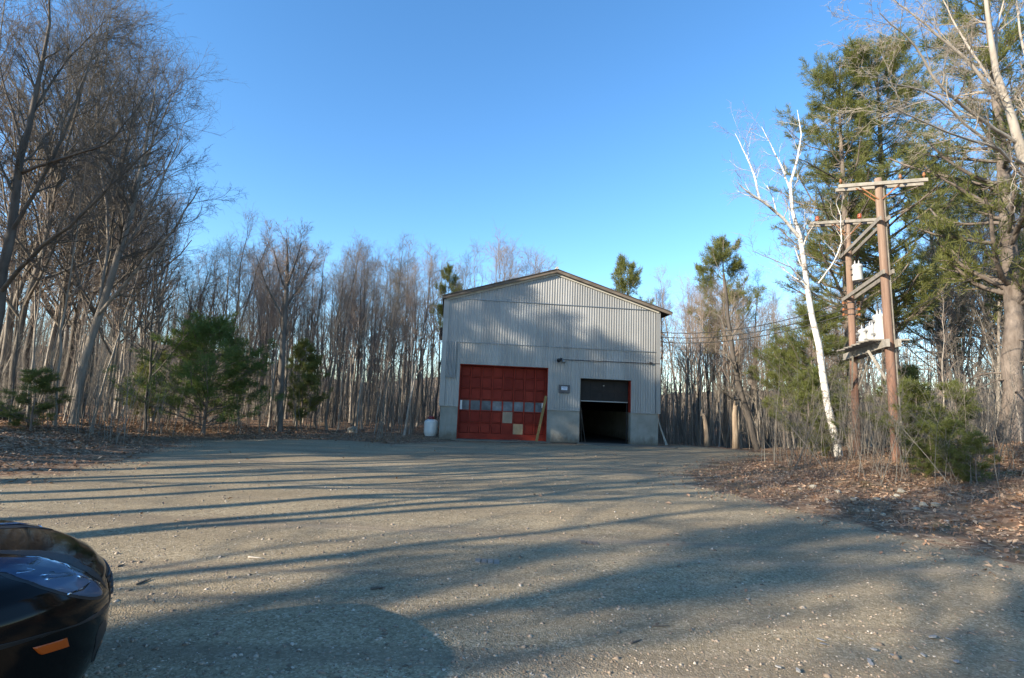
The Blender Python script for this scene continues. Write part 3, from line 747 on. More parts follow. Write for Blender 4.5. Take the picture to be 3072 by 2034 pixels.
c = obj('guy_cable', cable(p, q, .1, .014, 16), MT['wire']); tag(c, 'dark cable slanting from the nearer pole to the upper right', 'cable')

# ------------------------------------------------------------------ tree machinery
def norm(v): return v / (np.linalg.norm(v, axis=-1, keepdims=True) + 1e-9)
def tubes(P, R, sides):
    """P (M,N,3), R (M,N) -> vertices, quads"""
    Mn, N = R.shape
    T = np.gradient(P, axis=1); T = norm(T)
    avg = norm(P[:, -1] - P[:, 0])
    ref = np.where(np.abs(avg[:, 2:3]) < .8, np.array([[0, 0, 1.]]), np.array([[1., 0, 0]]))
    Uv = norm(np.cross(T, ref[:, None, :])); Vv = np.cross(T, Uv)
    a = np.arange(sides) * 2 * PI / sides
    ring = P[:, :, None, :] + R[:, :, None, None] * (np.cos(a)[:, None] * Uv[:, :, None, :] + np.sin(a)[:, None] * Vv[:, :, None, :])
    base = (np.arange(Mn) * N * sides)[:, None, None] + (np.arange(N - 1) * sides)[None, :, None]
    k = np.arange(sides)[None, None, :]; k2 = (np.arange(sides) + 1) % sides
    k2 = k2[None, None, :]
    q = np.stack([base + k, base + k2, base + sides + k2, base + sides + k], -1).reshape(-1, 4)
    return ring.reshape(-1, 3), q
def cat(parts):
    Vs, Qs, o = [], [], 0
    for v, q in parts: Vs.append(v); Qs.append(q + o); o += len(v)
    return np.concatenate(Vs), np.concatenate(Qs)
def spawn(rg, P, R, n, t0, t1, ang, length, npts, up=.0, jit=.15, rf=.6, rmin=.004, flat_=0, taper=.35, lv=(.65, 1.25)):
    """n children on every parent polyline"""
    Mn, N = R.shape
    t = (np.arange(n)[None, :] + rg.random((Mn, n))) / n * (t1 - t0) + t0
    x = t * (N - 1); i = np.clip(x.astype(int), 0, N - 2); f = (x - i)[..., None]
    m = np.arange(Mn)[:, None]
    p0 = P[m, i] * (1 - f) + P[m, i + 1] * f
    r0 = R[m, i] * (1 - f[..., 0]) + R[m, i + 1] * f[..., 0]
    T = norm(P[m, i + 1] - P[m, i])
    rv = rg.normal(size=T.shape)
    if flat_: rv[..., 2] *= (1 - flat_)
    perp = norm(rv - (rv * T).sum(-1, keepdims=True) * T)
    a = rg.uniform(ang[0], ang[1], (Mn, n, 1))
    D = norm(T * np.cos(a) + perp * np.sin(a))
    L = length(t) if callable(length) else length * np.ones_like(t)
    L = L * rg.uniform(lv[0], lv[1], (Mn, n))
    K = Mn * n
    p = p0.reshape(K, 3); d = D.reshape(K, 3); L = L.reshape(K, 1)
    pts = [p]; 
    for s in range(npts - 1):
        d = norm(d + rg.normal(size=d.shape) * jit + np.array([0, 0, up]))
        p = p + d * L / (npts - 1); pts.append(p)
    C = np.stack(pts, 1)
    r = np.clip(np.minimum(r0.reshape(K) * rf, .05 * L[:, 0] ** 1.0 + .002), rmin, None)
    RR = np.clip(r[:, None] * (1 - (1 - taper) * np.linspace(0, 1, npts))[None, :], rmin * .7, None)
    return C, RR, t.reshape(K)
def trunk_line(rg, H, r, n=14, wander=.03, lean=(0, 0), base=(0, 0, 0), flare=1.35):
    z = np.linspace(0, 1, n); w = np.cumsum(rg.normal(size=(n, 2)) * wander * H / n * 2, 0); w -= w[0]
    P = np.stack([base[0] + w[:, 0] + lean[0] * H * z ** 1.3, base[1] + w[:, 1] + lean[1] * H * z ** 1.3, base[2] + H * z], -1)
    R = r * (1 - .88 * z ** 1.1); R[0] *= flare
    return P[None], R[None]
def deciduous(seed, H, r, kind='maple', lean=(0, 0)):
    """bare tree -> (trunk mesh data, crown mesh data)"""
    rg = np.random.default_rng(seed)
    P, R = trunk_line(rg, H, r, 16, .035 if kind != 'pole' else .04, lean)
    if kind == 'pole':
        b1 = spawn(rg, P, R, 12, .35, .98, (.4, .8), lambda t: H * .24 * (1.12 - t), 5, .06, .12, .5, .005)
        b2 = spawn(rg, b1[0], b1[1], 5, .2, 1, (.35, .8), H * .065, 3, .05, .2, .6, .004)
        b3 = spawn(rg, b2[0], b2[1], 4, .2, 1, (.3, .9), H * .03, 2, .02, .2, .7, .0035)
        return cat([tubes(P, R, 6)]), cat([tubes(b1[0], b1[1], 4), tubes(b2[0], b2[1], 3), tubes(b3[0], b3[1], 3)])
    if kind == 'maple' and seed % 2:
        P2, R2 = trunk_line(rg, H * .7, r * .7, 16, .04, (rg.choice([-.16, .16]), rg.uniform(-.1, .1)), tuple(P[0, 4]), 1.0); P = np.concatenate([P, P2]); R = np.concatenate([R, R2])
    if kind == 'broad':
        b1 = spawn(rg, P, R, 24, .22, .99, (.5, 1.0), lambda t: H * .40 * (1.15 - t) ** .8, 8, .10, .16, .62, .008)
        b2 = spawn(rg, b1[0], b1[1], 8, .2, 1, (.4, .9), lambda t: H * .14 * (1.2 - .8 * t), 5, .05, .18, .6, .006)
        b3 = spawn(rg, b2[0], b2[1], 5, .2, 1, (.35, .9), H * .055, 4, .03, .2, .65, .0045)
        b4 = spawn(rg, b3[0], b3[1], 3, .25, 1, (.35, .9), H * .022, 2, .02, .2, .7, .003)
    else:
        b1 = spawn(rg, P, R, 19 if len(P) == 1 else 12, .36, .99, (.35, .78), lambda t: H * .28 * (1.12 - t) ** .75, 6, .10, .12, .55, .006)
        b2 = spawn(rg, b1[0], b1[1], 6, .2, 1, (.35, .8), lambda t: H * .10 * (1.2 - .8 * t), 4, .06, .15, .6, .0045)
        b3 = spawn(rg, b2[0], b2[1], 4, .2, 1, (.35, .9), H * .045, 3, .04, .2, .65, .0035)
        b4 = spawn(rg, b3[0], b3[1], 3, .25, 1, (.35, .9), H * .022, 2, .03, .2, .7, .003)
    tr = cat([tubes(P, R, 9)])
    cr_ = cat([tubes(b1[0], b1[1], 5), tubes(b2[0], b2[1], 4), tubes(b3[0], b3[1], 3), tubes(b4[0], b4[1], 3)])
    return tr, cr_
def tufts(rg, C, D, nb, ln, wd, spread=1.0):
    """needle sprays: C (K,3) centres, D (K,3) directions -> triangles"""
    K = len(C)
    d = norm(D[:, None, :] * .9 + rg.normal(size=(K, nb, 3)) * spread * .62)
    side = norm(np.cross(d, rg.normal(size=(K, nb, 3))))
    L = ln * rg.uniform(.7, 1.3, (K, nb, 1)); b = C[:, None, :] + rg.normal(size=(K, nb, 3)) * ln * .16
    tip = b + d * L; m_ = b + d * L * .45
    v = np.stack([b, m_ + side * wd, tip, m_ - side * wd], 2).reshape(-1, 3)
    q = np.arange(K * nb * 4).reshape(-1, 4)
    return v, q
def pine(seed, H, r, RAD, zc0, whorl=.55, nbr=5, sub=9, ntuft=5, nb=9, ln=.19, wd=.014, prof=None, dead=0, trunkP=None, trunkR=None, droop=0.0, keep=1.0):
    rg = np.random.default_rng(seed)
    if trunkP is None: P, R = trunk_line(rg, H, r, 18, .012)
    else: P, R = trunkP, trunkR
    nw = max(3, int(H * (1 - zc0) / whorl)); n1 = nw * nbr
    prof = prof or (lambda s: RAD * (.18 + .95 * (1 - s) ** .75) * np.clip(.45 + 3.2 * s, 0, 1))
    def length(t):
        s = (t - zc0) / (1 - zc0); return prof(np.clip(s, 0, 1))
    b1 = spawn(rg, P, R, n1, zc0, .985, (1.05, 1.55), length, 7, .10 - droop, .10, .42, .008, lv=(.35, 1.3))
    if keep < 1:
        sel = rg.random(len(b1[0])) < keep; b1 = (b1[0][sel], b1[1][sel], b1[2][sel])
    b2 = spawn(rg, b1[0], b1[1], sub, .2, 1.0, (.5, 1.0), lambda t: RAD * .27 * (1.15 - .6 * t), 4, .05, .14, .5, .005, flat_=.85)
    wood = [tubes(b1[0], b1[1], 5), tubes(b2[0], b2[1], 3)]
    if dead:
        dd = spawn(rg, P, R, dead, zc0 * .35, zc0, (1.2, 1.7), RAD * .5, 6, -.02, .16, .14, .008); d2 = spawn(rg, dd[0], dd[1], 5, .3, 1, (.4, .9), RAD * .14, 3, 0, .2, .5, .005)
        wood += [tubes(dd[0], dd[1], 4), tubes(d2[0], d2[1], 3)]
    K, N = b2[1].shape
    tt = np.linspace(.35, 1.0, ntuft) * (N - 1); i = np.clip(tt.astype(int), 0, N - 2); f = (tt - i)[None, :, None]
    C = b2[0][:, i] * (1 - f) + b2[0][:, i + 1] * f; D = norm(b2[0][:, i + 1] - b2[0][:, i] + np.array([0, 0, .08]))
    Cc = C.reshape(-1, 3); Dd = D.reshape(-1, 3)
    e = b1[0][:, -1]; ed = norm(b1[0][:, -1] - b1[0][:, -2]); Cc = np.concatenate([Cc, e]); Dd = np.concatenate([Dd, ed])
    v, q = tufts(rg, Cc, Dd, nb, ln, wd)
    return cat([tubes(P, R, 12)] + wood), (v, q)
def tree_obj(name, loc, trunk_me, crown_me, label, group=None, rz=0, sc=1, tilt=(0, 0), cat_='tree', crown='crown'):
    o = empty(name, loc); o.rotation_euler = (tilt[0], tilt[1], rz); o.scale = (sc, sc, sc) if not hasattr(sc, '__len__') else sc
    tag(o, label, cat_, group)
    link('trunk', trunk_me, o); link(crown, crown_me, o)
    return o
def dmesh(seed, H, r, kind, lean=(0, 0), bark='bark', twig='twig'):
    t, c = deciduous(seed, H, r, kind, lean)
    return np_mesh('trunk', *t, smooth=True, mats=[MT[bark]]), np_mesh('crown', *c, mats=[MT[twig]])
def pmesh(*a, mats=('pine_bark', 'needle'), **k):
    t, c = pine(*a, **k)
    return np_mesh('trunk', *t, smooth=True, mats=[MT[mats[0]]]), np_mesh('crown', *c, mats=[MT[mats[1]]])

maples = [dmesh(10 + i, 10, .085, 'maple', (.03 * (i % 3 - 1), 0), ['bark', 'bark_pale', 'bark', 'bark_dark', 'bark'][i % 5], ['twig_red', 'twig_red', 'twig', 'twig_red', 'twig'][i % 5]) for i in range(6)]
broads = [dmesh(40 + i, 15, .115, 'broad', (.05 * (i - 1), .02), ['bark', 'bark_dark', 'bark'][i % 3], 'twig_dark') for i in range(4)]
poles_ = [dmesh(70 + i, 7, .038, 'pole', (.06 * (i - 2), 0), ['bark', 'bark_pale', 'bark_dark', 'bark', 'bark_pale'][i], ['twig', 'twig_red', 'twig', 'twig_red', 'twig'][i]) for i in range(5)]

placed = []
def bdist(x, y):
    d = Vector((x, y, 0)) - bo; u, v = d.dot(bx), d.dot(by)
    return max(-u, u - BW, -v, v - BD)
def free(x, y, gap):
    if sdist(np.array([x]), np.array([y]))[0] < .9 or bdist(x, y) < 1.4: return False
    if (Vector((x, y)) - Vector((prb.x, prb.y))).length < 1.0 or (Vector((x, y)) - Vector((plb.x, plb.y))).length < .9: return False
    for a_, b_ in placed:
        if (a_ - x) ** 2 + (b_ - y) ** 2 < gap * gap: return False
    return True
rw = random.Random(11)
SKY_X = [-200, 230, 300, 400, 450, 520, 600, 680, 730, 760, 950, 1000, 1330, 1400, 1650, 1700, 1760, 1990, 2080, 2500, 2620, 2750, 2900, 3300]
SKY_Y = [-60, -40, 60, 200, 330, 450, 510, 570, 690, 735, 770, 745, 750, 740, 780, 830, 860, 860, 820, 880, 700, 560, 500, 300]
TONE = {'bark': 'grey', 'bark_pale': 'pale', 'bark_dark': 'dark'}
def zone(px, opts):
    for lim, w in opts:
        if px < lim: return w
    return opts[-1][1]
def wood(n, fx, ydep, protos, drop, label, group, gap=.9, name='bare_tree', lean=(0, 0), zones=((9e9, ''),), hmin=.45, hmax=1.75):
    """scatter n trees: fx = span of bearings, ydep = depth range in metres, drop = how far below the wood's skyline the tops end"""
    k = tries = 0
    while k < n and tries < n * 80:
        tries += 1
        Y = math.exp(rw.uniform(math.log(ydep[0]), math.log(ydep[1]))); px = rw.uniform(*fx)
        x = at(px, 1230, Y).x
        if not free(x, Y, gap): continue
        z0 = hz(x, Y) - .08
        pm, base_h = protos[rw.randrange(len(protos))]
        top = float(np.interp(px + (150 if px < 640 else 0), SKY_X, SKY_Y)) + rw.uniform(*drop)
        s = (at(px, top, Y).z - z0) / base_h
        if s < hmin or s > hmax: continue
        if x < -8.5 and -22.5 < .552 * x - .834 * Y < -17.5 and rw.random() < .7: continue
        placed.append((x, Y)); k += 1
        tone = TONE[pm[0].materials[0].name]
        tree_obj(name, (x, Y, z0), pm[0], pm[1], label.replace('TONE', tone) + ' ' + zone(px, zones), group, rw.uniform(0, 2 * PI), (s * .9, s * .9, s), (rw.gauss(lean[1], .05), rw.gauss(lean[0], .05)))
PM = [(m, 10) for m in maples]; PB = [(m, 15) for m in broads]; PP = [(m, 7) for m in poles_]
# --- picture-specific trees first
def place(px, Y, **k):
    x = at(px, 1230, Y).x; placed.append((x, Y)); return (x, Y, hz(x, Y) - .08)
# big pines on the right
big = pmesh(201, 20.5, .24, 4.2, .30, whorl=.74, nbr=5, sub=10, ntuft=6, nb=13, ln=.25, wd=.010, dead=14)
big2 = pmesh(202, 20.5, .26, 4.4, .26, whorl=.74, nbr=5, sub=10, ntuft=6, nb=13, ln=.25, wd=.010, dead=14)
tree_obj('pine_tree', place(2560, 25.5), *big, 'tall white pine standing behind the birch', 'tall pines behind the poles', .4, 1.0)
tree_obj('pine_tree', place(2690, 26.5), *big2, 'tall white pine with dense crown behind the nearer utility pole', 'tall pines behind the poles', 2.0, 1.06)
tree_obj('pine_tree', place(2830, 33), *big, 'pine in the background between the utility poles and the thick pine', 'tall pines behind the poles', 4.0, .95)
mid = pmesh(203, 9.5, .12, 2.9, .42, whorl=.62, nbr=4, sub=9, ntuft=6, nb=11, ln=.24, wd=.010, prof=lambda s: 2.7 * (.10 + .95 * (1 - s) ** .85) * np.clip(.5 + 3 * s, 0, 1))
tree_obj('pine_tree', place(2178, 32), *mid, 'pine with layered branches standing right of the workshop', None, 1.0, (1.15, 1.15, 1.40))
tree_obj('pine_tree', place(1880, 44), *mid, 'pine whose top shows behind the right roof slope', None, 2.2, (1.25, 1.25, 1.62))
tree_obj('pine_tree', place(1326, 46), *mid, 'pine whose top shows above the left eave', None, 4.2, (.9, .9, 1.45))
bush = pmesh(204, 3.9, .06, 2.3, .05, whorl=.27, nbr=5, sub=8, ntuft=5, nb=14, ln=.17, wd=.0075, prof=lambda s: 2.4 * (.12 + .95 * (1 - s) ** .6), mats=('pine_bark', 'needle_dark'))
bush2 = pmesh(205, 4.2, .05, 1.35, .10, whorl=.34, nbr=5, sub=6, ntuft=5, nb=13, ln=.18, wd=.0075, mats=('pine_bark', 'needle_yellow'))
tree_obj('young_pine', place(615, 21), *bush, 'broad dark green young pine at the left edge of the lot', None, .3, (1.3, 1.3, 1.08))
tree_obj('young_pine', place(905, 25), *bush2, 'slim young pine left of the workshop among bare trunks', None, 1.3, (1.0, 1.0, .95))
tree_obj('young_pine', place(450, 22), *bush2, 'thin pine sapling behind the broad young pine', None, 3.3, (.9, .9, .7))
soft = pmesh(206, 7.5, .08, 2.7, .28, whorl=.5, nbr=4, sub=8, ntuft=5, nb=12, ln=.24, wd=.009, mats=('pine_bark', 'needle_yellow'))
tree_obj('young_pine', place(2440, 24.5), *soft, 'yellow green pine spreading its branches left of the birch', None, 2.5, (1.0, 1.0, .9))
tree_obj('young_pine', place(2350, 26.8), *soft, 'smaller yellow green pine between snags and birch', None, 4.5, (.8, .8, .72))
sap = pmesh(207, 3.0, .035, 1.05, .06, whorl=.3, nbr=4, sub=5, ntuft=5, nb=11, ln=.18, wd=.0065, mats=('pine_bark', 'needle_yellow'))
tree_obj('pine_sapling', place(100, 15.8), *sap, 'low yellowish pine sapling at far left', None, 2.0, (.95, .95, .6), cat_='sapling')
for i, (px, Y, s, l) in enumerate(((2712, 17.4, .95, 'rearmost'), (2870, 15.6, .75, 'rightmost of the rear'), (2750, 14.8, .78, 'tallest'), (2840, 12.9, .48, 'middle'), (2915, 12.2, .40, 'lowest'), (2785, 13.4, .45, 'leftmost of the low'))):
    tree_obj('pine_sapling', place(px, Y), *sap, l + ' soft green pine sapling right of the utility poles', 'pine saplings on the right bank', i * 1.7, (s * 1.25, s * 1.25, s), cat_='sapling')
for i, (px, Y, s, l) in enumerate(((2425, 21.5, 1.15, 'taller'), (2490, 20.2, .8, 'shorter'))):
    tree_obj('pine_sapling', place(px, Y), *sap, l + ' yellow green pine sapling at the foot of the birch', 'pine saplings by the birch', i * 2.2, (s * 1.2, s * 1.2, s), cat_='sapling')
# thick pine at the right edge
tp = [(3028, 1345, 17), (3036, 1240, 17), (3043, 1170, 17), (3032, 1083, 17), (3046, 960, 17), (3034, 840, 17), (3020, 640, 17.2), (3005, 450, 17.3), (2985, 260, 17.4), (2965, 60, 17.6), (2950, -160, 17.8)]
TP = np.array([at(*q) for q in tp]); b0 = TP[0].copy(); b0[2] = hz(b0[0], b0[1]) - .1
TPl = TP - b0; TPl[0] = 0
TPl = TPl[None]; TRr = np.array([[.37, .30, .275, .265, .255, .24, .20, .16, .13, .09, .04]])
th = pmesh(208, 17, .45, 3.6, .42, whorl=.62, nbr=5, sub=9, ntuft=5, nb=11, ln=.26, wd=.011, dead=16, trunkP=TPl, trunkR=TRr)
placed.append((b0[0], b0[1]))
tree_obj('pine_tree', tuple(b0), *th, 'thick trunked old pine at the right edge with shadow bands on its bark')
# generic hand-laid broadleaf: limbs given by picture points and depth
def hand_tree(name, limbs, label, bark, twig, seed, sub=(8, 6, 5, 4), lens=(1.1, .5, .25, .12), ang=(.35, .85), up=.05, cat_='tree', base=None, n0=0):
    rg = np.random.default_rng(seed); wood_, tw = [], []
    L0 = [np.array([at(*q[:3]) for q in l]) for l in limbs]
    b = L0[0][0].copy(); b[2] = hz(b[0], b[1]) - .1; L0[0][0][2] = b[2]
    for l, pts in zip(limbs, L0):
        Rr = np.array([q[3] for q in l]); pts = pts - b
        # resample to 14 points
        s = np.concatenate([[0], np.cumsum(np.linalg.norm(np.diff(pts, axis=0), axis=1))]); u = np.linspace(0, s[-1], 14)
        P = np.stack([np.interp(u, s, pts[:, k]) for k in range(3)], -1)[None]; Rv = np.interp(u, s, Rr)[None]
        P[0, 1:-1] += rg.normal(size=(12, 3)) * .012 * s[-1] / 6
        wood_.append(tubes(P, Rv, 9))
        k0 = .42 if l is limbs[0] and n0 == 0 else .15
        b1 = spawn(rg, P, Rv, sub[0], k0, 1, ang, lens[0], 6, up, .14, .32 if bark == 'birch' else .5, .004)
        b2 = spawn(rg, b1[0], b1[1], sub[1], .15, 1, ang, lens[1], 4, up, .18, .6, .004)
        b3 = spawn(rg, b2[0], b2[1], sub[2], .2, 1, ang, lens[2], 3, up * .6, .2, .7, .0035)
        (wood_ if bark == 'birch' else tw).append(tubes(b1[0], b1[1], 5)); tw += [tubes(b2[0], b2[1], 4), tubes(b3[0], b3[1], 3)]
        if sub[3]:
            b4 = spawn(rg, b3[0], b3[1], sub[3], .2, 1, ang, lens[3], 2, 0, .2, .7, .003); tw.append(tubes(b4[0], b4[1], 3))
    placed.append((b[0], b[1]))
    return tree_obj(name, tuple(b), np_mesh('trunk', *cat(wood_), smooth=True, mats=[MT[bark]]), np_mesh('crown', *cat(tw), mats=[MT[twig]]), label, cat_=cat_)
D = 20.0
hand_tree('white_birch', [
    [(2518, 1352, D, .148), (2480, 1200, D, .129), (2456, 1050, D, .117), (2432, 900, D, .101), (2413, 790, D, .094), (2398, 705, D, .086), (2378, 640, D, .070), (2368, 560, D, .058), (2398, 470, D, .039), (2405, 390, D, .023), (2392, 330, D, .009)],
    [(2400, 715, D, .070), (2345, 650, D - .3, .058), (2290, 605, D - .6, .051), (2235, 570, D - .8, .031), (2212, 545, D - 1, .012)],
    [(2280, 600, D - .6, .043), (2262, 520, D - .4, .035), (2235, 460, D - .3, .023), (2205, 400, D - .2, .008)],
    [(2375, 580, D, .039), (2345, 500, D + .5, .031), (2305, 420, D + .8, .016), (2285, 380, D + 1, .008)],
    [(2408, 740, D, .039), (2412, 690, D + .4, .031), (2425, 650, D + .5, .016)],
    [(2455, 850, D - .2, .031), (2500, 790, D - .6, .027), (2525, 730, D - .8, .023), (2522, 640, D - .9, .017), (2508, 610, D - 1, .012)],
    [(2425, 860, D, .031), (2370, 800, D - .5, .023), (2300, 770, D - .9, .016), (2255, 752, D - 1.2, .008)],
    [(2330, 640, D - .3, .023), (2318, 590, D + .2, .020), (2300, 555, D + .4, .009)],
], 'leaning white birch with forked bare crown left of the utility poles', 'birch', 'twig_red', 5, (8, 6, 4, 0), (1.0, .5, .25, .13))
D = 13.5
hand_tree('bare_tree', [
    [(3420, 1400, D, .187), (3330, 1000, D, .166), (3200, 720, D, .144), (3080, 500, D, .119), (3000, 270, D, .086), (2965, 120, D, .065), (2945, -80, D, .036), (2930, -250, D, .014)],
    [(3050, 430, D, .050), (2930, 350, D - .5, .043), (2820, 260, D - 1, .032), (2740, 130, D - 1.4, .022), (2640, 40, D - 1.8, .009)],
    [(3020, 330, D, .050), (2900, 180, D - .3, .040), (2760, 60, D - .5, .022), (2650, -20, D - .6, .009)],
    [(3080, 500, D, .043), (2960, 430, D - 1, .036), (2800, 280, D - 1.6, .025), (2680, 250, D - 2, .014), (2600, 220, D - 2.4, .006)],
    [(3130, 600, D, .036), (3000, 450, D - 1.2, .032), (2850, 400, D - 2, .022), (2700, 330, D - 2.4, .013), (2620, 300, D - 2.6, .006)],
    [(2985, 220, D, .043), (2990, 80, D + .4, .029), (3030, -60, D + .6, .014)],
    [(3100, 540, D, .058), (3110, 300, D + .5, .043), (3060, 100, D + .8, .029), (3040, -100, D + 1, .011)],
    [(3010, 300, D, .036), (2880, 100, D + .6, .025), (2800, -60, D + .8, .011)],
], 'large bare tree with pale branches reaching in from the right', 'bark_pale', 'twig_pale', 8, (8, 7, 5, 4), (1.15, .55, .24, .12), (.4, .95), .03)
D = 27.4
hand_tree('leaning_tree', [[(2273, 1345, D, .16), (2240, 1230, D, .145), (2225, 1190, D, .14), (2208, 1110, D, .125), (2190, 1010, D, .11), (2180, 900, D, .08), (2172, 820, D, .04)],
    [(2222, 1195, D, .06), (2200, 1200, D - .3, .05), (2180, 1185, D - .5, .03), (2165, 1165, D - .7, .015)]], 'dark leaning tree trunk with one low limb right of the workshop', 'bark_dark', 'twig', 9, (6, 5, 4, 0), (1.6, .7, .3, .1))
# broken snags right of the workshop
for i, (px, Y, py, r_) in enumerate(((2204, 27.4, 1195, .15), (2118, 26.9, 1225, .12))):
    x, y, z = place(px, Y); top = at(px, py, Y).z - z
    e = empty('tree_snag', (x, y, z)); tag(e, ['taller pale broken tree stump with splintered top', 'shorter pale broken tree stump leaning left'][i], 'tree stump', 'broken snags right of the workshop')
    obj('trunk', MB().tube([(0, 0, -.2), (.02, 0, top * .3), (-.05 * i, 0, top * .7), (.03 - .2 * i, 0, top * .86)], [r_ * 1.2, r_, r_ * .85, r_ * .6], 9), MT['bark_snag'], e, True)
    for k in range(3):
        obj('splinter', MB().tube([(.03 * k - .05 - .2 * i, .03 * (k - 1), top * .8), (.04 * k - .04 - .22 * i, 0, top * (.92 + .06 * (k % 2)))], [.06, .008], 5), MT['bark_snag'], e)
# prominent left-hand trees
D = 18.5
hand_tree('bare_tree', [
    [(215, 1290, D, .150), (260, 1050, D, .129), (330, 850, D, .109), (395, 640, D, .082), (430, 480, D, .061), (455, 330, D, .034), (470, 240, D, .014)],
    [(290, 950, D, .061), (420, 800, D - .6, .048), (520, 690, D - 1, .034), (600, 560, D - 1.2, .014)],
    [(300, 900, D, .054), (330, 700, D + .5, .041), (290, 450, D + .8, .027), (300, 200, D + 1, .014)],
    [(340, 800, D, .048), (450, 620, D + .4, .034), (530, 440, D + .7, .017), (550, 370, D + .9, .007)],
    [(400, 620, D, .034), (300, 480, D - .5, .024), (220, 300, D - .8, .010)]], 'leaning grey tree with wide limbs at the left wood edge', 'bark', 'twig_dark', 31, (12, 8, 6, 3), (1.5, .65, .3, .14))
D = 16.5
hand_tree('bare_tree', [
    [(-60, 1260, D, .170), (-20, 1000, D, .150), (20, 760, D, .129), (60, 500, D, .102), (110, 280, D, .068), (140, 60, D, .041), (160, -120, D, .014)],
    [(0, 880, D, .068), (120, 740, D - .8, .054), (230, 660, D - 1.3, .041), (390, 500, D - 1.6, .024), (470, 430, D - 1.8, .015), (510, 390, D - 1.9, .007)],
    [(30, 700, D, .061), (150, 500, D - .5, .048), (230, 300, D - .8, .027), (290, 120, D - .9, .010)],
    [(60, 520, D, .048), (200, 470, D - 1, .041), (330, 430, D - 1.5, .027), (430, 300, D - 1.8, .010)],
    [(90, 350, D, .041), (200, 180, D + .4, .027), (320, 60, D + .6, .010)],
    [(70, 450, D, .041), (10, 250, D + .6, .027), (-30, 50, D + .8, .014)]], 'tall dark branched tree at the far left edge', 'bark_dark', 'twig_dark', 32, (12, 8, 6, 4), (1.4, .62, .28, .13))
D = 24
hand_tree('bare_tree', [
    [(838, 1300, D, .15), (842, 1150, D, .14), (850, 1000, D, .125), (858, 880, D, .10), (862, 780, D, .06), (860, 715, D, .02)],
    [(850, 960, D, .06), (800, 860, D - .3, .04), (770, 770, D - .5, .015)], [(852, 930, D, .06), (905, 850, D + .3, .04), (945, 770, D + .5, .015)],
    [(858, 880, D, .05), (830, 790, D + .3, .03), (815, 730, D + .4, .012)], [(860, 860, D, .05), (890, 780, D - .3, .03), (905, 725, D - .4, .012)]],
    'bare tree with rounded crown standing above the wood left of the workshop', 'bark_dark', 'twig_red', 33, (9, 6, 5, 4), (.95, .45, .22, .12), (.3, .75), .07)
# --- scattered woods
ZL = ((140, 'at the far left edge of the left wood'), (430, 'behind the leaf covered bank at left'), (770, 'behind the broad young pine at left'), (9e9, 'near the slim young pine'))
ZM = ((980, 'behind the slim young pine'), (1180, 'midway between young pines and workshop'), (9e9, 'close beside the left workshop wall'))
ZR = ((2120, 'just right of the workshop wall'), (2300, 'about the broken snags'), (9e9, 'left of the white birch'))
ZP_ = ((2600, 'behind the birch'), (2780, 'behind the nearer utility pole'), (9e9, 'beside the thick pine at right'))
wood(19, (-60, 620), (17.5, 36), PB, (0, 220), 'tall TONE bare tree', 'tall bare trees of the left wood', 1.5, lean=(.05, 0), zones=ZL)
wood(24, (-100, 740), (19, 44), PM, (60, 420), 'slender TONE bare tree', 'slender bare trees of the left wood', 1.1, lean=(.05, 0), zones=ZL)
wood(32, (-100, 760), (16.5, 30), PP, (350, 760), 'thin TONE sapling', 'thin saplings of the left wood', .5, 'sapling_tree', (.06, 0), zones=ZL)
wood(58, (690, 1330), (25.5, 52), PM, (0, 130), 'slender TONE bare tree', 'bare trees behind the lot', .8, zones=ZM)
wood(26, (640, 1330), (24.5, 38), PP, (60, 330), 'thin TONE sapling', 'thin saplings behind the lot', .45, 'sapling_tree', zones=ZM)
wood(8, (1340, 1660), (41.5, 50), PM, (-20, 60), 'TONE bare treetop', 'bare trees behind the workshop', 1.5, zones=((1480, 'above the left roof slope'), (9e9, 'just left of the roof peak')))
wood(3, (1800, 2000), (42, 50), PM, (20, 80), 'TONE bare treetop', 'bare trees behind the workshop', 1.5, zones=((9e9, 'above the right roof slope'),))
wood(16, (2075, 2540), (26.6, 30.5), PM, (0, 200), 'sunlit TONE bare tree', 'bare trees right of the workshop', .7, zones=((2160, 'in the front row by the shorter snag'), (2330, 'in the front row by the dark leaning tree'), (9e9, 'in the front row left of the white birch')))
wood(30, (1990, 2560), (30, 60), PM, (0, 130), 'sunlit TONE bare tree', 'bare trees right of the workshop', .9, zones=ZR)
wood(30, (1995, 2520), (27.5, 42), PP, (80, 380), 'thin TONE sapling', 'thin saplings right of the workshop', .5, 'sapling_tree', zones=ZR)
wood(20, (2480, 3250), (29, 60), PM, (0, 300), 'slender TONE bare tree', 'bare trees behind the utility poles', 1.0, zones=ZP_)
wood(9, (2700, 3300), (27, 48), PB, (0, 260), 'large TONE bare tree', 'large bare trees behind the utility poles', 1.8, zones=ZP_)
wood(22, (2420, 3150), (16, 26), PP, (350, 700), 'thin TONE leafless sapling', 'thin saplings at the poles', .45, 'sapling_tree', zones=ZP_, hmin=.3)

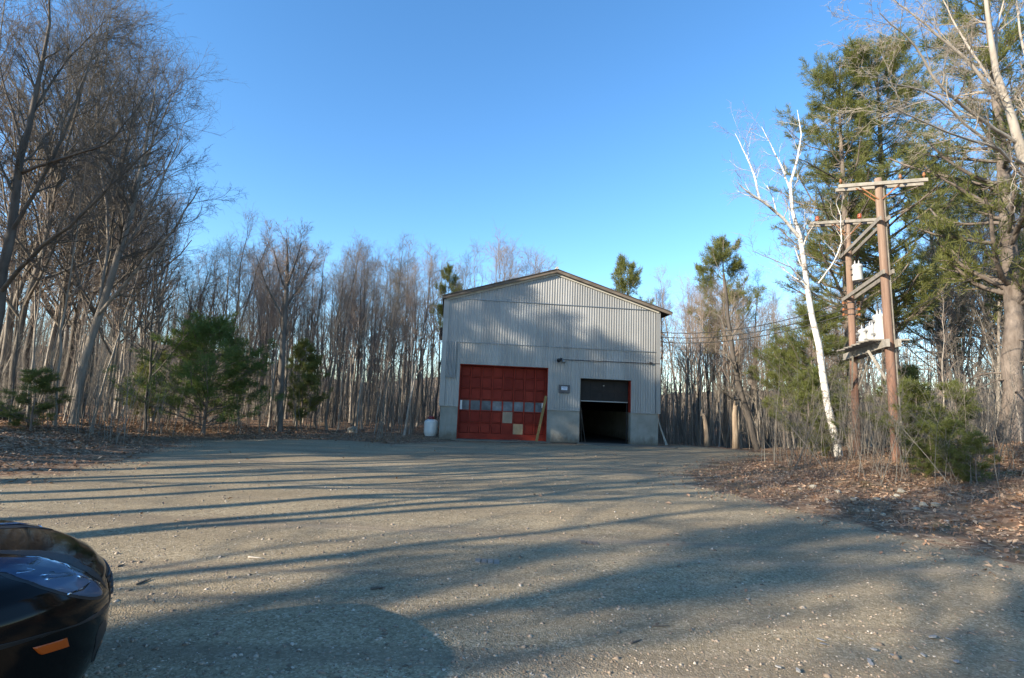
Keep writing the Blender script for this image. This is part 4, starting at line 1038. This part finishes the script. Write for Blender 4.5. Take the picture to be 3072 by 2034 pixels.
# trees outside the picture that shade the lot (left of and behind the camera)
def offtree(x, y, kind, s, i):
    placed.append((x, y))
    if kind == 'q': tree_obj('young_pine', (x, y, hz(x, y) - .1), *bush2, 'young pine beside the lot outside the picture, known by its shadow', 'shade trees outside the picture', 1, s)
    elif kind == 'p': tree_obj('pine_tree', (x, y, hz(x, y) - .1), *big, 'pine beside the lot outside the picture, known by its shadow', 'shade trees outside the picture', i * 1.3, s)
    else: tree_obj('bare_tree', (x, y, hz(x, y) - .1), *(broads[i % 4] if kind == 'b' else maples[i % 6]), 'bare tree beside the lot outside the picture, known by its shadow', 'shade trees outside the picture', i * 2.1, (s * 1.5, s * 1.5, s), (.02, .04))
for i, x, y, k, s in ((0, -17, 8, 'm', 1.3),
        (1, -19, 4, 'm', 1.5),
        (2, -15.5, 2.5, 'm', 1.2),
        (4, -23, 7.5, 'p', .85),
        (26, -18.6, -7.6, 'p', (.5, .5, .9)),
        (6, -16, -3.3, 'm', 1.2),
        (7, -28, -1, 'b', 1.1),
        (11, -30, 5.5, 'p', 1.0),
        (12, -25, 9.5, 'p', .75),
        (13, -27, 3.5, 'p', .9),
        (14, -14.5, 6, 'm', 1.1),
        (15, -16, 10.5, 'm', 1.2),
        (16, -20, 7, 'm', 1.4),
        (17, -22, 1, 'm', 1.5),
        (18, -13, -8.1, 'p', (.62, .62, .8)),
        (19, -15, -.9, 'm', 1.35),
        (20, -16.3, .4, 'm', 1.5),
        (21, -14.6, 4.2, 'm', 1.2)):
    offtree(x, y, k, s, i)

rb = random.Random(5)
for i in range(26):
    x, y = rb.uniform(-45, 40), rb.uniform(-58, -30)
    if sdist(np.array([x]), np.array([y]))[0] < 1: continue
    pm = (maples + broads)[rb.randrange(10)]
    tree_obj('bare_tree', (x, y, hz(x, y) - .1), *pm, 'bare tree behind the camera, seen only mirrored in panes and car paint', 'trees behind the camera', rb.uniform(0, 6), rb.uniform(.8, 1.1))
# ------------------------------------------------------------------ stuff: distant wood, undergrowth, litter, stones, weeds
rg = np.random.default_rng(77)
def cols_to_xy(n, cols, dep):
    Y = np.exp(rg.uniform(math.log(dep[0]), math.log(dep[1]), n)); px = rg.uniform(cols[0], cols[1], n)
    X = (px - IMW / 2) / F * Y * 1.0 / (cp) ; return X, Y
def okmask(X, Y, smin=1.0, bm=1.6):
    ok = sdist(X, Y) > smin
    d = np.stack([X - bo.x, Y - bo.y], -1); u = d @ np.array([bx.x, bx.y]); v = d @ np.array([by.x, by.y])
    return ok & ~((u > -bm) & (u < BW + bm) & (v > -bm) & (v < BD + bm))
def stems(X, Y, Hh, r, nb, blen, npts=5, lean=.05, ang=(.4, .8), b2n=0):
    n = len(X); z = np.linspace(0, 1, npts)
    ln = rg.normal(size=(n, 2)) * lean
    w = np.cumsum(rg.normal(size=(n, npts, 2)) * .02, 1); w -= w[:, :1]
    Z0 = height(X, Y) - .05
    P = np.stack([X[:, None] + Hh[:, None] * (ln[:, :1] * z + w[..., 0]), Y[:, None] + Hh[:, None] * (ln[:, 1:] * z + w[..., 1]), Z0[:, None] + Hh[:, None] * z], -1)
    R = np.clip(r[:, None] * (1 - .85 * z), .003, None)
    parts = [tubes(P, R, 4)]
    if nb:
        hs = Hh.mean(); b = spawn(rg, P, R, nb, .3, 1, ang, blen * hs, 3, .06, .15, .5, .003); parts.append(tubes(b[0], b[1], 3))
        if b2n:
            c = spawn(rg, b[0], b[1], b2n, .2, 1, ang, blen * hs * .38, 2, .04, .2, .6, .003); parts.append(tubes(c[0], c[1], 3))
    return cat(parts)
X, Y = cols_to_xy(800, (-300, 3400), (38, 105)); ok = okmask(X, Y, 6, 5); X, Y = X[ok], Y[ok]
v, q = stems(X, Y, rg.uniform(7, 12, len(X)), rg.uniform(.06, .13, len(X)), 13, .20, 5, .03, (.4, .8), 5)
X, Y = cols_to_xy(6500, (-300, 3400), (36, 105)); ok = okmask(X, Y, 5, 4); X, Y = X[ok], Y[ok]
v2, q2 = stems(X, Y, rg.uniform(1.5, 7, len(X)), rg.uniform(.02, .045, len(X)), 9, .25, 3, .08, (.5, 1.1), 0)
v, q = cat([(v, q), (v2, q2)])
tag(link('distant_wood', np_mesh('distant_wood', v, q, mats=[MT['twig']])), 'brown mass of bare woods far behind the lot', 'woods', None, 'stuff')
X, Y = cols_to_xy(3000, (-150, 3300), (16, 42)); ok = okmask(X, Y, .9, 1.2); X, Y = X[ok], Y[ok]
ok = ~((X > 4) & (Y < 27) & (rg.random(len(X)) < .8)); X, Y = X[ok], Y[ok]
v, q = stems(X, Y, rg.uniform(.9, 3.6, len(X)), rg.uniform(.007, .018, len(X)), 6, .22, 4, .12, (.4, .9), 3)
tag(link('undergrowth', np_mesh('undergrowth', v, q, mats=[MT['twig']])), 'tangle of thin brown undergrowth along the wood edges', 'undergrowth', None, 'stuff')
# brush around the poles
n = 250; X = rg.uniform(8.2, 16, n); Y = rg.uniform(11.5, 21, n); ok = okmask(X, Y, 1.0); X, Y = X[ok], Y[ok]
v, q = stems(X, Y, rg.uniform(.6, 1.0, len(X)) * rg.uniform(.9, 3.9, len(X)), rg.uniform(.006, .016, len(X)), 7, .26, 5, .26, (.35, .9), 4)
tag(link('brush', np_mesh('brush', v, q, mats=[MT['twig']])), 'reddish leafless brush around the utility poles', 'brush', None, 'stuff')
def leaves(n, X, Y, size, m, name, label, lift=.012, tilt=.5, cat_='leaves'):
    n = len(X); Z = height(X, Y) + lift * rg.random(n) + .004
    nrm = norm(np.stack([rg.normal(size=n) * tilt, rg.normal(size=n) * tilt, np.ones(n)], -1)); t = norm(np.cross(nrm, rg.normal(size=(n, 3)))); b = np.cross(nrm, t)
    s = (size * rg.uniform(.6, 1.4, n))[:, None]; s = s * rg.choice([.6, 1.0, 1.45], (n, 1), p=[.4, .4, .2]); C = np.stack([X, Y, Z + s[:, 0] * .15], -1)
    fold = nrm * s * .25
    V = np.stack([C - t * s, C + b * s * .55 + fold, C + t * s * 1.1, C - b * s * .55 + fold], 1).reshape(-1, 3)
    i = np.arange(n) * 4
    T = np.concatenate([np.stack([i, i + 2, i + 1], -1), np.stack([i, i + 3, i + 2], -1)])
    tag(link(name, np_mesh(name, V, None, T, mats=[m])), label, cat_, None, 'stuff')
def sample(n, x0, x1, y0, y1, smin, smax, pw=1.0):
    X = rg.uniform(x0, x1, n); Y = y0 + (y1 - y0) * rg.random(n) ** pw; s = sdist(X, Y) + (vnoise(X * 1.3, Y * 1.3, 5) - .5) * 1.6
    ok = (s > smin) & (s < smax) & okmask(X, Y, -99, .1) & (rg.random(len(X)) < .12 + .88 * np.clip(s / 2.6, 0, 1) * np.clip(.35 + 1.3 * vnoise(X * .6, Y * .6, 31), 0, 1)); return X[ok], Y[ok]
X, Y = sample(90000, -24, -4, 8, 26, -.9, 12)
leaves(0, X, Y, .031, MT['leaf'], 'leaf_litter', 'brown dead leaves covering the bank at the left', .03)
X, Y = sample(80000, 3, 22, 5, 24, -.9, 14)
leaves(0, X, Y, .029, MT['leaf'], 'leaf_litter', 'brown dead leaves scattered over the right bank', .03)
X, Y = sample(2600, -8, 12, 2.5, 24, -6, 0.1)
leaves(0, X, Y, .03, MT['leaf'], 'stray_leaves', 'stray dead leaves blown over the gravel', .01)
# weeds and grass on the right bank and along the edges
def blades(X, Y, h, w, m, name, label, bend=.5, cat_='weeds'):
    n = len(X); Z = height(X, Y) - .01; hh = h * rg.uniform(.5, 1.4, n); az = rg.uniform(0, 2 * PI, n); k = bend * rg.uniform(.2, 1.4, n)
    d = np.stack([np.cos(az), np.sin(az), np.zeros(n)], -1); s_ = np.stack([-np.sin(az), np.cos(az), np.zeros(n)], -1) * w
    B = np.stack([X, Y, Z], -1); Mv = B + d * (hh * k * .3)[:, None] + np.array([0, 0, 1]) * (hh * .6)[:, None]; Tp = B + d * (hh * k)[:, None] + np.array([0, 0, 1]) * hh[:, None]
    V = np.stack([B - s_, B + s_, Mv + s_ * .7, Tp, Mv - s_ * .7], 1).reshape(-1, 3); i = np.arange(n) * 5
    Tt = np.concatenate([np.stack([i, i + 1, i + 2], -1), np.stack([i, i + 2, i + 4], -1), np.stack([i + 4, i + 2, i + 3], -1)])
    tag(link(name, np_mesh(name, V, None, Tt, mats=[m])), label, cat_, None, 'stuff')
X, Y = sample(26000, 4, 17, 8, 23, .1, 7); ok = vnoise(X * .8, Y * .8, 9) > .55
blades(X[ok], Y[ok], .15, .0035, MT['weed'], 'dry_weeds', 'reddish dry weeds on the right bank', 1.6)
X, Y = sample(30000, 3, 14, 4.5, 22, -.35, .9); ok = vnoise(X * .7, Y * .7, 3) > .5
blades(X[ok], Y[ok], .06, .004, MT['grass'], 'short_grass', 'short olive grass fringing the right edge of the gravel', 1.2, 'grass')
X, Y = sample(22000, -16, -2.5, 15, 28, -.1, 2.5); ok = vnoise(X * .8, Y * .8, 19) > .45
blades(X[ok], Y[ok], .16, .005, MT['weed'], 'dry_weeds', 'dry brown weeds along the rear edge of the lot', .9)
# loose stones in the gravel near the camera
OCT = np.array([(1, 0, 0), (-1, 0, 0), (0, 1, 0), (0, -1, 0), (0, 0, 1), (0, 0, -.4)], float)
OF_ = np.array([(0, 2, 4), (2, 1, 4), (1, 3, 4), (3, 0, 4), (2, 0, 5), (1, 2, 5), (3, 1, 5), (0, 3, 5)])
def pebbles(X, Y, size, m, name, label, cat_='gravel'):
    n = len(X); Z = height(X, Y); s = size[:, None, None] * rg.uniform(.6, 1.3, (n, 1, 3)) * np.array([1, 1, .6])
    az = rg.uniform(0, 2 * PI, n); c, sn = np.cos(az), np.sin(az)
    V = OCT[None] * (1 + rg.normal(size=(n, 6, 1)) * .18) * s
    V = np.stack([V[..., 0] * c[:, None] - V[..., 1] * sn[:, None], V[..., 0] * sn[:, None] + V[..., 1] * c[:, None], V[..., 2]], -1) + np.stack([X, Y, Z], -1)[:, None, :]
    T = (OF_[None] + (np.arange(n) * 6)[:, None, None]).reshape(-1, 3)
    tag(link(name, np_mesh(name, V.reshape(-1, 3), None, T, smooth=True, mats=[m])), label, cat_, None, 'stuff')
def peb_mat():
    m = mat('pebble', (.3, .27, .22), .9); t = NT(m)
    n = t.voro(t.pos(), 24, 'F1', 'Color'); sx = t.node('ShaderNodeSeparateColor'); t.l.new(n, sx.inputs[0])
    t.base(t.ramp(sx.outputs[0], [(0, (.11, .086, .065)), (.5, (.24, .185, .14)), (.85, (.35, .285, .22)), (1, (.46, .41, .35))])); return m
MT['pebble'] = peb_mat()
n = 34000; Y = 2.6 + 11 * rg.random(n) ** 1.7; X = rg.uniform(-1.05, 1.05, n) * (Y + .4); s = sdist(X, Y); ok = s < .5
pebbles(X[ok], Y[ok], np.clip(rg.lognormal(-5.1, .6, ok.sum()), .002, .032), MT['pebble'], 'gravel', 'loose gravel stones over the near part of the lot')
X, Y = sample(9000, 3.5, 15, 5, 15, -.6, 2.2); sz = np.clip(rg.lognormal(-4.0, .6, len(X)), .006, .07)
pebbles(X, Y, sz, MT['pebble'], 'bank_gravel', 'pale gravel and small stones spilled along the right bank')
# countable stones
def rock(x, y, s, m, label, group, seed, cat_='rock', name='rock'):
    import bmesh
    b = bmesh.new(); bmesh.ops.create_icosphere(b, subdivisions=2, radius=1); r_ = random.Random(seed)
    ph = [r_.uniform(0, 6) for _ in range(6)]
    for v in b.verts:
        k = 1 + .16 * math.sin(3 * v.co.x + ph[0]) + .14 * math.sin(4 * v.co.y + ph[1]) + .12 * math.sin(5 * v.co.z + ph[2]) + r_.uniform(-.05, .05)
        v.co = Vector((v.co.x * s * k * r_.uniform(.95, 1.05) * 1.2, v.co.y * s * k, v.co.z * s * k * .72))
    me = bpy.data.meshes.new(name); b.to_mesh(me); b.free(); me.materials.append(m)
    o = link(name, me, None, (x, y, hz(x, y) + s * .22), r_.uniform(0, 6)); tag(o, label, cat_, group); return o
for i, (px, py, s) in enumerate(((2440, 1462, .09), (2512, 1478, .08), (2632, 1500, .075), (2705, 1478, .10), (2770, 1518, .08), (2806, 1518, .085), (2750, 1530, .07), (2600, 1535, .06), (2690, 1490, .07), (2850, 1490, .06), (2400, 1470, .06), (2560, 1500, .07), (2650, 1545, .05), (2480, 1500, .05))):
    p = ground(px, py); rock(p.x, p.y, s * .75, MT['stone'], 'pale fist sized stone lying on the gravelly right bank', 'pale stones on the right bank', i)
p = ground(1058, 1296); rock(p.x, p.y, .26, MT['stone'], 'grey boulder at the wood edge left of the propane tank', None, 91)
p = ground(650, 1268); rock(p.x, p.y, .38, MT['stone_dark'], 'dark boulder under the broad young pine', None, 92)
for i, (px, py, s) in enumerate(((20, 1258, .42), (75, 1256, .36), (-40, 1258, .5))):
    p = ground(px, py); rock(p.x, p.y, s, MT['stone_dark'], ['dark boulder at the far left wood edge, middle of three', 'dark boulder at the far left wood edge, smallest of three', 'dark boulder at the far left wood edge, partly outside the picture'][i], 'dark boulders at far left', 95 + i)
p = ground(2200, 1340); rock(p.x, p.y, .16, MT['white_paint'], 'white lump lying at the far edge of the lot by the snag', None, 99)
# sticks and scraps on the gravel
def twig_on_ground(px0, py0, px1, py1, r, m, label, group=None, name='stick'):
    a, b = ground(px0, py0), ground(px1, py1); n = 5; e = empty(name, a); pts = []
    for i in range(n + 1):
        q = a.lerp(b, i / n); q.z = hz(q.x, q.y) + r * .9; q.x += .03 * math.sin(i * 2.1 + px0) * (b - a).length; pts.append(q)
    tag(e, label, 'stick', group); wobj('shaft', MB().tube(pts, [r, r, r * .9, r * .8, r * .6, r * .4], 6), m, e, smooth=True)
twig_on_ground(408, 1756, 452, 1742, .010, MT['bark_dark'], 'short dark stick on the gravel right of the car headlight')
twig_on_ground(352, 1702, 374, 1696, .009, MT['bark_dark'], 'tiny dark twig on the gravel just above the car nose')
twig_on_ground(744, 1674, 790, 1680, .010, MT['bark_pale'], 'pale stick lying in the left shadow band')
twig_on_ground(1112, 1770, 1155, 1768, .012, MT['bark_dark'], 'dark stick on the gravel left of the centre foreground')
twig_on_ground(1893, 1936, 1925, 1922, .007, MT['bark_dark'], 'dark twig in the shaded foreground right of centre')
twig_on_ground(1957, 1884, 2008, 1882, .006, MT['bark_dark'], 'long thin twig in the shaded foreground')
twig_on_ground(150, 1250, 320, 1254, .035, MT['bark_pale'], 'fallen pale branch lying at the left wood edge')
for i, (px0, px1, py0, py1) in enumerate(((1425, 1500, 1680, 1692), (1738, 1790, 1624, 1634))):
    a, b = ground(px0, py0), ground(px1, py0); c_ = ground((px0 + px1) / 2, py1); dpt = max(.12, a.y - c_.y)
    e = empty('board_scrap', (a + b) / 2); tag(e, ['dark weathered board scrap pressed into the gravel', 'smaller brown board scrap pressed into the gravel farther off'][i], 'board', 'board scraps in the gravel')
    n = 4 if i == 0 else 3; w_ = (b.x - a.x) / n
    for k in range(n):
        x0 = a.x + k * w_; z = max(hz(x0 + w_ / 2, a.y), hz(x0 + w_ / 2, a.y - dpt))
        wobj('slat', MB().box(x0 + .006, x0 + w_ - .006, a.y - dpt - .01 * k, a.y, z - .02, z + .014 - .003 * k), MT['greywood'] if i == 0 else MT['fascia'], e)
# pale bark flakes at the lower right
for i, (px, py) in enumerate(((2462, 1925), (2622, 1956), (2800, 1919), (2846, 1925), (2608, 1985), (2612, 1994), (2470, 1938), (2335, 2008), (2395, 2022), (2870, 1993), (2680, 1975), (2550, 1920), (3040, 1990), (2770, 1975))):
    p = ground(px, py); e = MB(); r_ = random.Random(i); s = r_.uniform(.012, .024)
    pts = [(s * 1.5 * math.cos(a_) * r_.uniform(.7, 1.1), s * math.sin(a_) * r_.uniform(.6, 1.1)) for a_ in (0, .9, 1.8, 2.8, 3.7, 4.7, 5.5)]
    e.add([(x, y, .004 + .006 * math.sin(5 * x + i)) for x, y in pts] + [(x, y, .0) for x, y in pts], [tuple(range(7)), tuple(range(13, 6, -1))] + [(k, 7 + k, 7 + (k + 1) % 7, (k + 1) % 7) for k in range(7)])
    o = obj('bark_flake', e, MT['flake']); o.location = p + Vector((0, 0, .012)); o.rotation_euler = (r_.uniform(-.2, .2), r_.uniform(-.2, .2), r_.uniform(0, 6))
    tag(o, 'pale flake lying on the shaded ground at the lower right', 'flake', 'pale flakes at the lower right')

# ------------------------------------------------------------------ the car at the lower left
CAR_A = math.radians(43)
hd = Vector((math.sin(CAR_A), math.cos(CAR_A), 0)); rn = Vector((hd.y, -hd.x, 0))
cpos = Vector((-2.27, 3.17, 0))
car = empty('parked_car', (cpos.x, cpos.y, hz(cpos.x, cpos.y))); car.rotation_euler = (0, 0, PI / 2 - CAR_A)
tag(car, 'glossy black car with wraparound headlight, its nose at lower left', 'car')
paint = mat('car_paint', (.005, .0045, .0045), .10, 0, .16); paint.node_tree.nodes['Principled BSDF'].inputs['Coat Weight'].default_value = 0.0
paint.node_tree.nodes['Principled BSDF'].inputs['Coat Roughness'].default_value = .03
MT['plastic'] = mat('black_plastic', (.018, .018, .019), .45)
MT['tyre'] = mat('tyre_rubber', (.02, .02, .02), .85)
MT['chrome'] = mat('chrome', (.75, .78, .82), .12, 1.0)
MT['bowl'] = mat('headlight_bowl', (.20, .25, .34), .35, .5)
MT['amber'] = mat('amber_lens', (.36, .062, .003), .25, 0, .5)
MT['autoglass'] = mat('car_glass', (.012, .014, .016), .05, 0, .6)
def lens_mat():
    m = bpy.data.materials.new('headlight_lens'); m.use_nodes = True; n = m.node_tree.nodes; l = m.node_tree.links
    for k in list(n): n.remove(k)
    o = n.new('ShaderNodeOutputMaterial'); t = n.new('ShaderNodeBsdfTransparent'); g = n.new('ShaderNodeBsdfGlossy'); g.inputs['Roughness'].default_value = .03
    f = n.new('ShaderNodeFresnel'); f.inputs[0].default_value = 1.28; x = n.new('ShaderNodeMixShader')
    t.inputs[0].default_value = (.85, .88, .92, 1)
    l.new(f.outputs[0], x.inputs[0]); l.new(t.outputs[0], x.inputs[1]); l.new(g.outputs[0], x.inputs[2]); l.new(x.outputs[0], o.inputs[0]); return m
MT['lens'] = lens_mat()
LEN, HW = 4.7, .93
# local frame: +x forward (front bumper at x = 0), +y to the car's left, z up
ZP = np.array([.20, .30, .42, .55, .64, .71, .77, .82, .86, .89, .91])
XF = np.array([-.10, -.03, .0, .0, -.01, -.04, -.09, -.17, -.31, -.58, -1.05])       # front reach at height z
XR = np.array([-.12, -.04, .0, .0, -.02, -.03, -.04, -.06, -.08, -.12, -.2])           # rear reach (added to -LEN)
HWz = np.array([.84, .88, .905, .92, .93, .925, .91, .885, .85, .79, .70])
def body(s, z):
    """s 0..1 round the outline starting at the front centre and going to the car's right side"""
    xf = np.interp(z, ZP, XF); xr = -LEN - np.interp(z, ZP, XR); hw = np.interp(z, ZP, HWz)
    th = s * 2 * PI; c, sn = np.cos(th), np.sin(th); e = .42
    cx = (xf + xr) / 2; a = (xf - xr) / 2
    x = cx + a * np.sign(c) * np.abs(c) ** .22; y = -hw * np.sign(sn) * np.abs(sn) ** .30
    # nose bows forward in the middle, corners pulled back
    nose = np.clip((x + 1.4) / 1.4, 0, 1)
    x = x - nose * .42 * (np.abs(y) / .93) ** 2.2
    return np.stack([x, y, z * np.ones_like(x)], -1)
ns = 160
# denser sampling at the corners: uniform in arc length
sf = np.linspace(0, 1, 4001); pf = body(sf, np.full_like(sf, .6)); al = np.concatenate([[0], np.cumsum(np.linalg.norm(np.diff(pf, axis=0), axis=1))]); al /= al[-1]
def arc(u): return np.interp(u % 1.0, al, sf)
zs = np.concatenate([np.linspace(.2, .70, 12), np.linspace(.71, .91, 20)])
us = arc(np.arange(ns) / ns)
G = np.stack([body(us, np.full(ns, z)) for z in zs])
nz = len(zs); ii = np.arange(nz * ns).reshape(nz, ns)
Q = np.stack([ii[:-1], np.roll(ii[:-1], -1, 1), np.roll(ii[1:], -1, 1), ii[1:]], -1).reshape(-1, 4)
V = G.reshape(-1, 3)
top_c = len(V); V = np.concatenate([V, [[-1.9, 0, .935]]]); T = np.stack([ii[-1], np.roll(ii[-1], -1), np.full(ns, top_c)], -1)
me = np_mesh('body', V, Q[:, ::-1], T[:, ::-1], True, [paint]); link('body', me, car)
me = np_mesh('underbody', np.stack([body(us, np.full(ns, .2)) * np.array([.99, .97, 1]), body(us, np.full(ns, .19)) * np.array([.5, .05, 1])]).reshape(-1, 3), np.stack([np.arange(ns), np.roll(np.arange(ns), -1), np.roll(np.arange(ns), -1) + ns, np.arange(ns) + ns], -1), None, False, [MT['plastic']]); link('underbody', me, car)
ARC_LEN = float(np.linalg.norm(np.diff(pf, axis=0), axis=1).sum())
def nrm_at(u, z):
    e = 1e-3; a = body(arc(u + e), z) - body(arc(u - e), z); b = body(arc(u), z + e) - body(arc(u), z - e)
    return norm(np.cross(b, a))
def patch(name, poly, off, m, parent=car, n=26, smooth=True, thick=None):
    """poly: closed loop of (metres along the outline from the front centre, height) laid on the body, off metres proud"""
    poly = np.array(poly, float)
    # dense loop then rings to the centre
    P = []
    for a, b in zip(poly, np.roll(poly, -1, 0)):
        for k in range(n): P.append(a + (b - a) * k / n)
    P = np.array(P); c = P.mean(0); rings = [1, .92, .8, .6, .4, .2]
    V = []
    for r in rings:
        q = c + (P - c) * r; u = q[:, 0] / ARC_LEN; z = q[:, 1]
        V.append(body(arc(u), z) + nrm_at(u, z) * (off if r < 1 else off * .3))
    K = len(P); V = np.concatenate(V); cc = body(arc(np.array([c[0] / ARC_LEN])), np.array([c[1]])) + nrm_at(np.array([c[0] / ARC_LEN]), np.array([c[1]])) * off
    ci = len(V); V = np.concatenate([V, cc]); i = np.arange(K); j = np.roll(i, -1)
    Q = np.concatenate([np.stack([i + k * K, j + k * K, j + (k + 1) * K, i + (k + 1) * K], -1) for k in range(len(rings) - 1)])
    T = np.stack([i + (len(rings) - 1) * K, j + (len(rings) - 1) * K, np.full(K, ci)], -1)
    return link(name, np_mesh(name, V, Q, T, smooth, [m]), parent)
def loop_smooth(pts, it=2):
    p = np.array(pts, float)
    for _ in range(it): p = np.stack([p * .75 + np.roll(p, -1, 0) * .25, p * .25 + np.roll(p, -1, 0) * .75], 1).reshape(-1, 2)
    return p
CARPARTS = True
for sgn in (1, -1):
    def M_(pts): return [(sgn * x, z) for x, z in pts]
    hl = empty('headlight', (0, 0, 0)); hl.parent = car
    shape = loop_smooth([(.455, .64), (.51, .713), (.566, .784), (.562, .838), (.49, .868), (.462, .884), (.70, .882), (.812, .84), (.79, .782), (.69, .713), (.548, .65)], 2)
    patch('bowl', M_(shape), .002, MT['bowl'], hl, 2)
    big_ = np.array(shape); c_ = big_.mean(0)
    patch('bezel', M_(c_ + (big_ - c_) * 1.13), .0008, MT['plastic'], hl, 2)
    for st in ([(.733, .855), (.681, .841), (.697, .839), (.757, .851)], [(.669, .853), (.660, .844), (.681, .841), (.680, .852)], [(.717, .829), (.601, .798), (.581, .782), (.589, .779), (.617, .794), (.733, .827)],
               [(.745, .815), (.601, .785), (.609, .781), (.753, .81)], [(.589, .779), (.465, .694), (.475, .691), (.599, .776)], [(.721, .735), (.633, .721), (.541, .731), (.537, .725), (.633, .715), (.725, .729)]):
        patch('reflector_strip', M_(st), .005, MT['chrome'], hl, 3)
    patch('lens', M_(shape), .009, MT['lens'], hl, 2)
    ridge = [(.31, .886), (.39, .877), (.45, .863), (.517, .822), (.512, .79), (.50, .755), (.43, .675), (.40, .64)]
    patch('hood_seam', M_(ridge + [(a_ - .004, b_ - .005) for a_, b_ in ridge[::-1]]), .0015, MT['plastic'], car, 5)
    patch('side_marker', M_([(.926, .578), (.905, .545), (.89, .532), (.757, .509), (.765, .53), (.773, .554)]), .008, MT['amber'], car, 4)
    patch('bumper_seam', M_([(.0, .545), (.26, .547), (.517, .559), (.697, .586), (.866, .616), (1.1, .645), (1.55, .66), (1.55, .654), (1.1, .638), (.866, .609), (.697, .579), (.517, .552), (.26, .54), (.0, .538)]), .0015, MT['plastic'], car, 6)
    patch('fog_lamp_recess', M_(loop_smooth([(.30, .29), (.50, .30), (.56, .50), (.36, .50)])), .0015, MT['plastic'], car, 4)
    patch('fog_lamp', M_(loop_smooth([(.36, .30), (.46, .30), (.47, .39), (.36, .39)])), .006, MT['autoglass'], car, 4)
patch('grille', [(-.34, .56), (.34, .56), (.32, .70), (-.32, .70)], .002, MT['plastic'], car, 10)
for k in range(4): patch('grille_bar', [(-.31, .585 + k * .03), (.31, .585 + k * .03), (.31, .593 + k * .03), (-.31, .593 + k * .03)], .012, MT['plastic'], car, 8)
patch('lower_intake', [(-.27, .27), (.27, .27), (.27, .42), (-.27, .42)], .002, MT['plastic'], car, 10)
# cabin
ca = [(-1.30, .70, .90), (-1.95, .64, 1.27), (-2.3, .58, 1.38), (-3.2, .57, 1.40), (-4.0, .60, 1.28), (-4.55, .66, .90)]
mb = MB(); vs = []
for x, w_, z in ca: vs += [(x, -w_, z), (x, w_, z)]
zb = [(x, -.72, .90) for x, w_, z in ca[1:-1]] + [(x, .72, .90) for x, w_, z in ca[1:-1]]
mb.add(vs, [(2 * i, 2 * i + 1, 2 * i + 3, 2 * i + 2) for i in range(5)]); o_ = len(mb.v); mb.v += zb; nb_ = 4
for s_, base in ((0, 0), (1, 4)):
    idx_ = [0 + s_] + [o_ + base + k for k in range(4)] + [10 + s_]; topi = [2 * k + s_ for k in range(6)]
    mb.f.append(tuple(topi + idx_[1:-1][::-1]) if s_ == 0 else tuple((topi + idx_[1:-1][::-1])[::-1]))
obj('cabin', mb, paint, car)
def pane(pts, nm): obj(nm, MB().add(pts, [tuple(range(len(pts)))]), MT['autoglass'], car)
pane([(-1.37, -.62, .945), (-1.37, .62, .945), (-1.955, .57, 1.278), (-1.955, -.57, 1.278)], 'windscreen')
for s_ in (-1, 1):
    pane([(-1.55, s_ * .735, .96), (-2.55, s_ * .735, .96), (-2.55, s_ * .605, 1.33), (-2.3, s_ * .61, 1.33), (-1.98, s_ * .66, 1.24)], 'side_window')
    pane([(-2.62, s_ * .735, .96), (-3.75, s_ * .735, .96), (-3.6, s_ * .63, 1.29), (-3.2, s_ * .60, 1.34), (-2.62, s_ * .60, 1.34)], 'side_window')
    for xw in (-.95, -3.75):
        wh = empty('wheel', (xw, s_ * (HW - .12), .345)); wh.parent = car; wh.rotation_euler = (PI / 2, 0, 0)
        obj('tyre', MB().lathe([(.22, -.11), (.32, -.115), (.345, -.09), (.345, .09), (.32, .115), (.22, .11)], (0, 0, 0), 28), MT['tyre'], wh, True)
        obj('rim', MB().lathe([(.05, -.118), (.1, -.10), (.2, -.117), (.225, -.12), (.225, .12), (.2, .117), (.1, .10), (.05, .118)], (0, 0, 0), 20), MT['chrome'], wh, True)
    obj('wing_mirror', MB().tube([(-1.55, s_ * .74, .98), (-1.57, s_ * .86, 1.01), (-1.6, s_ * .98, 1.02)], [.03, .085, .06], 10), paint, car, True)
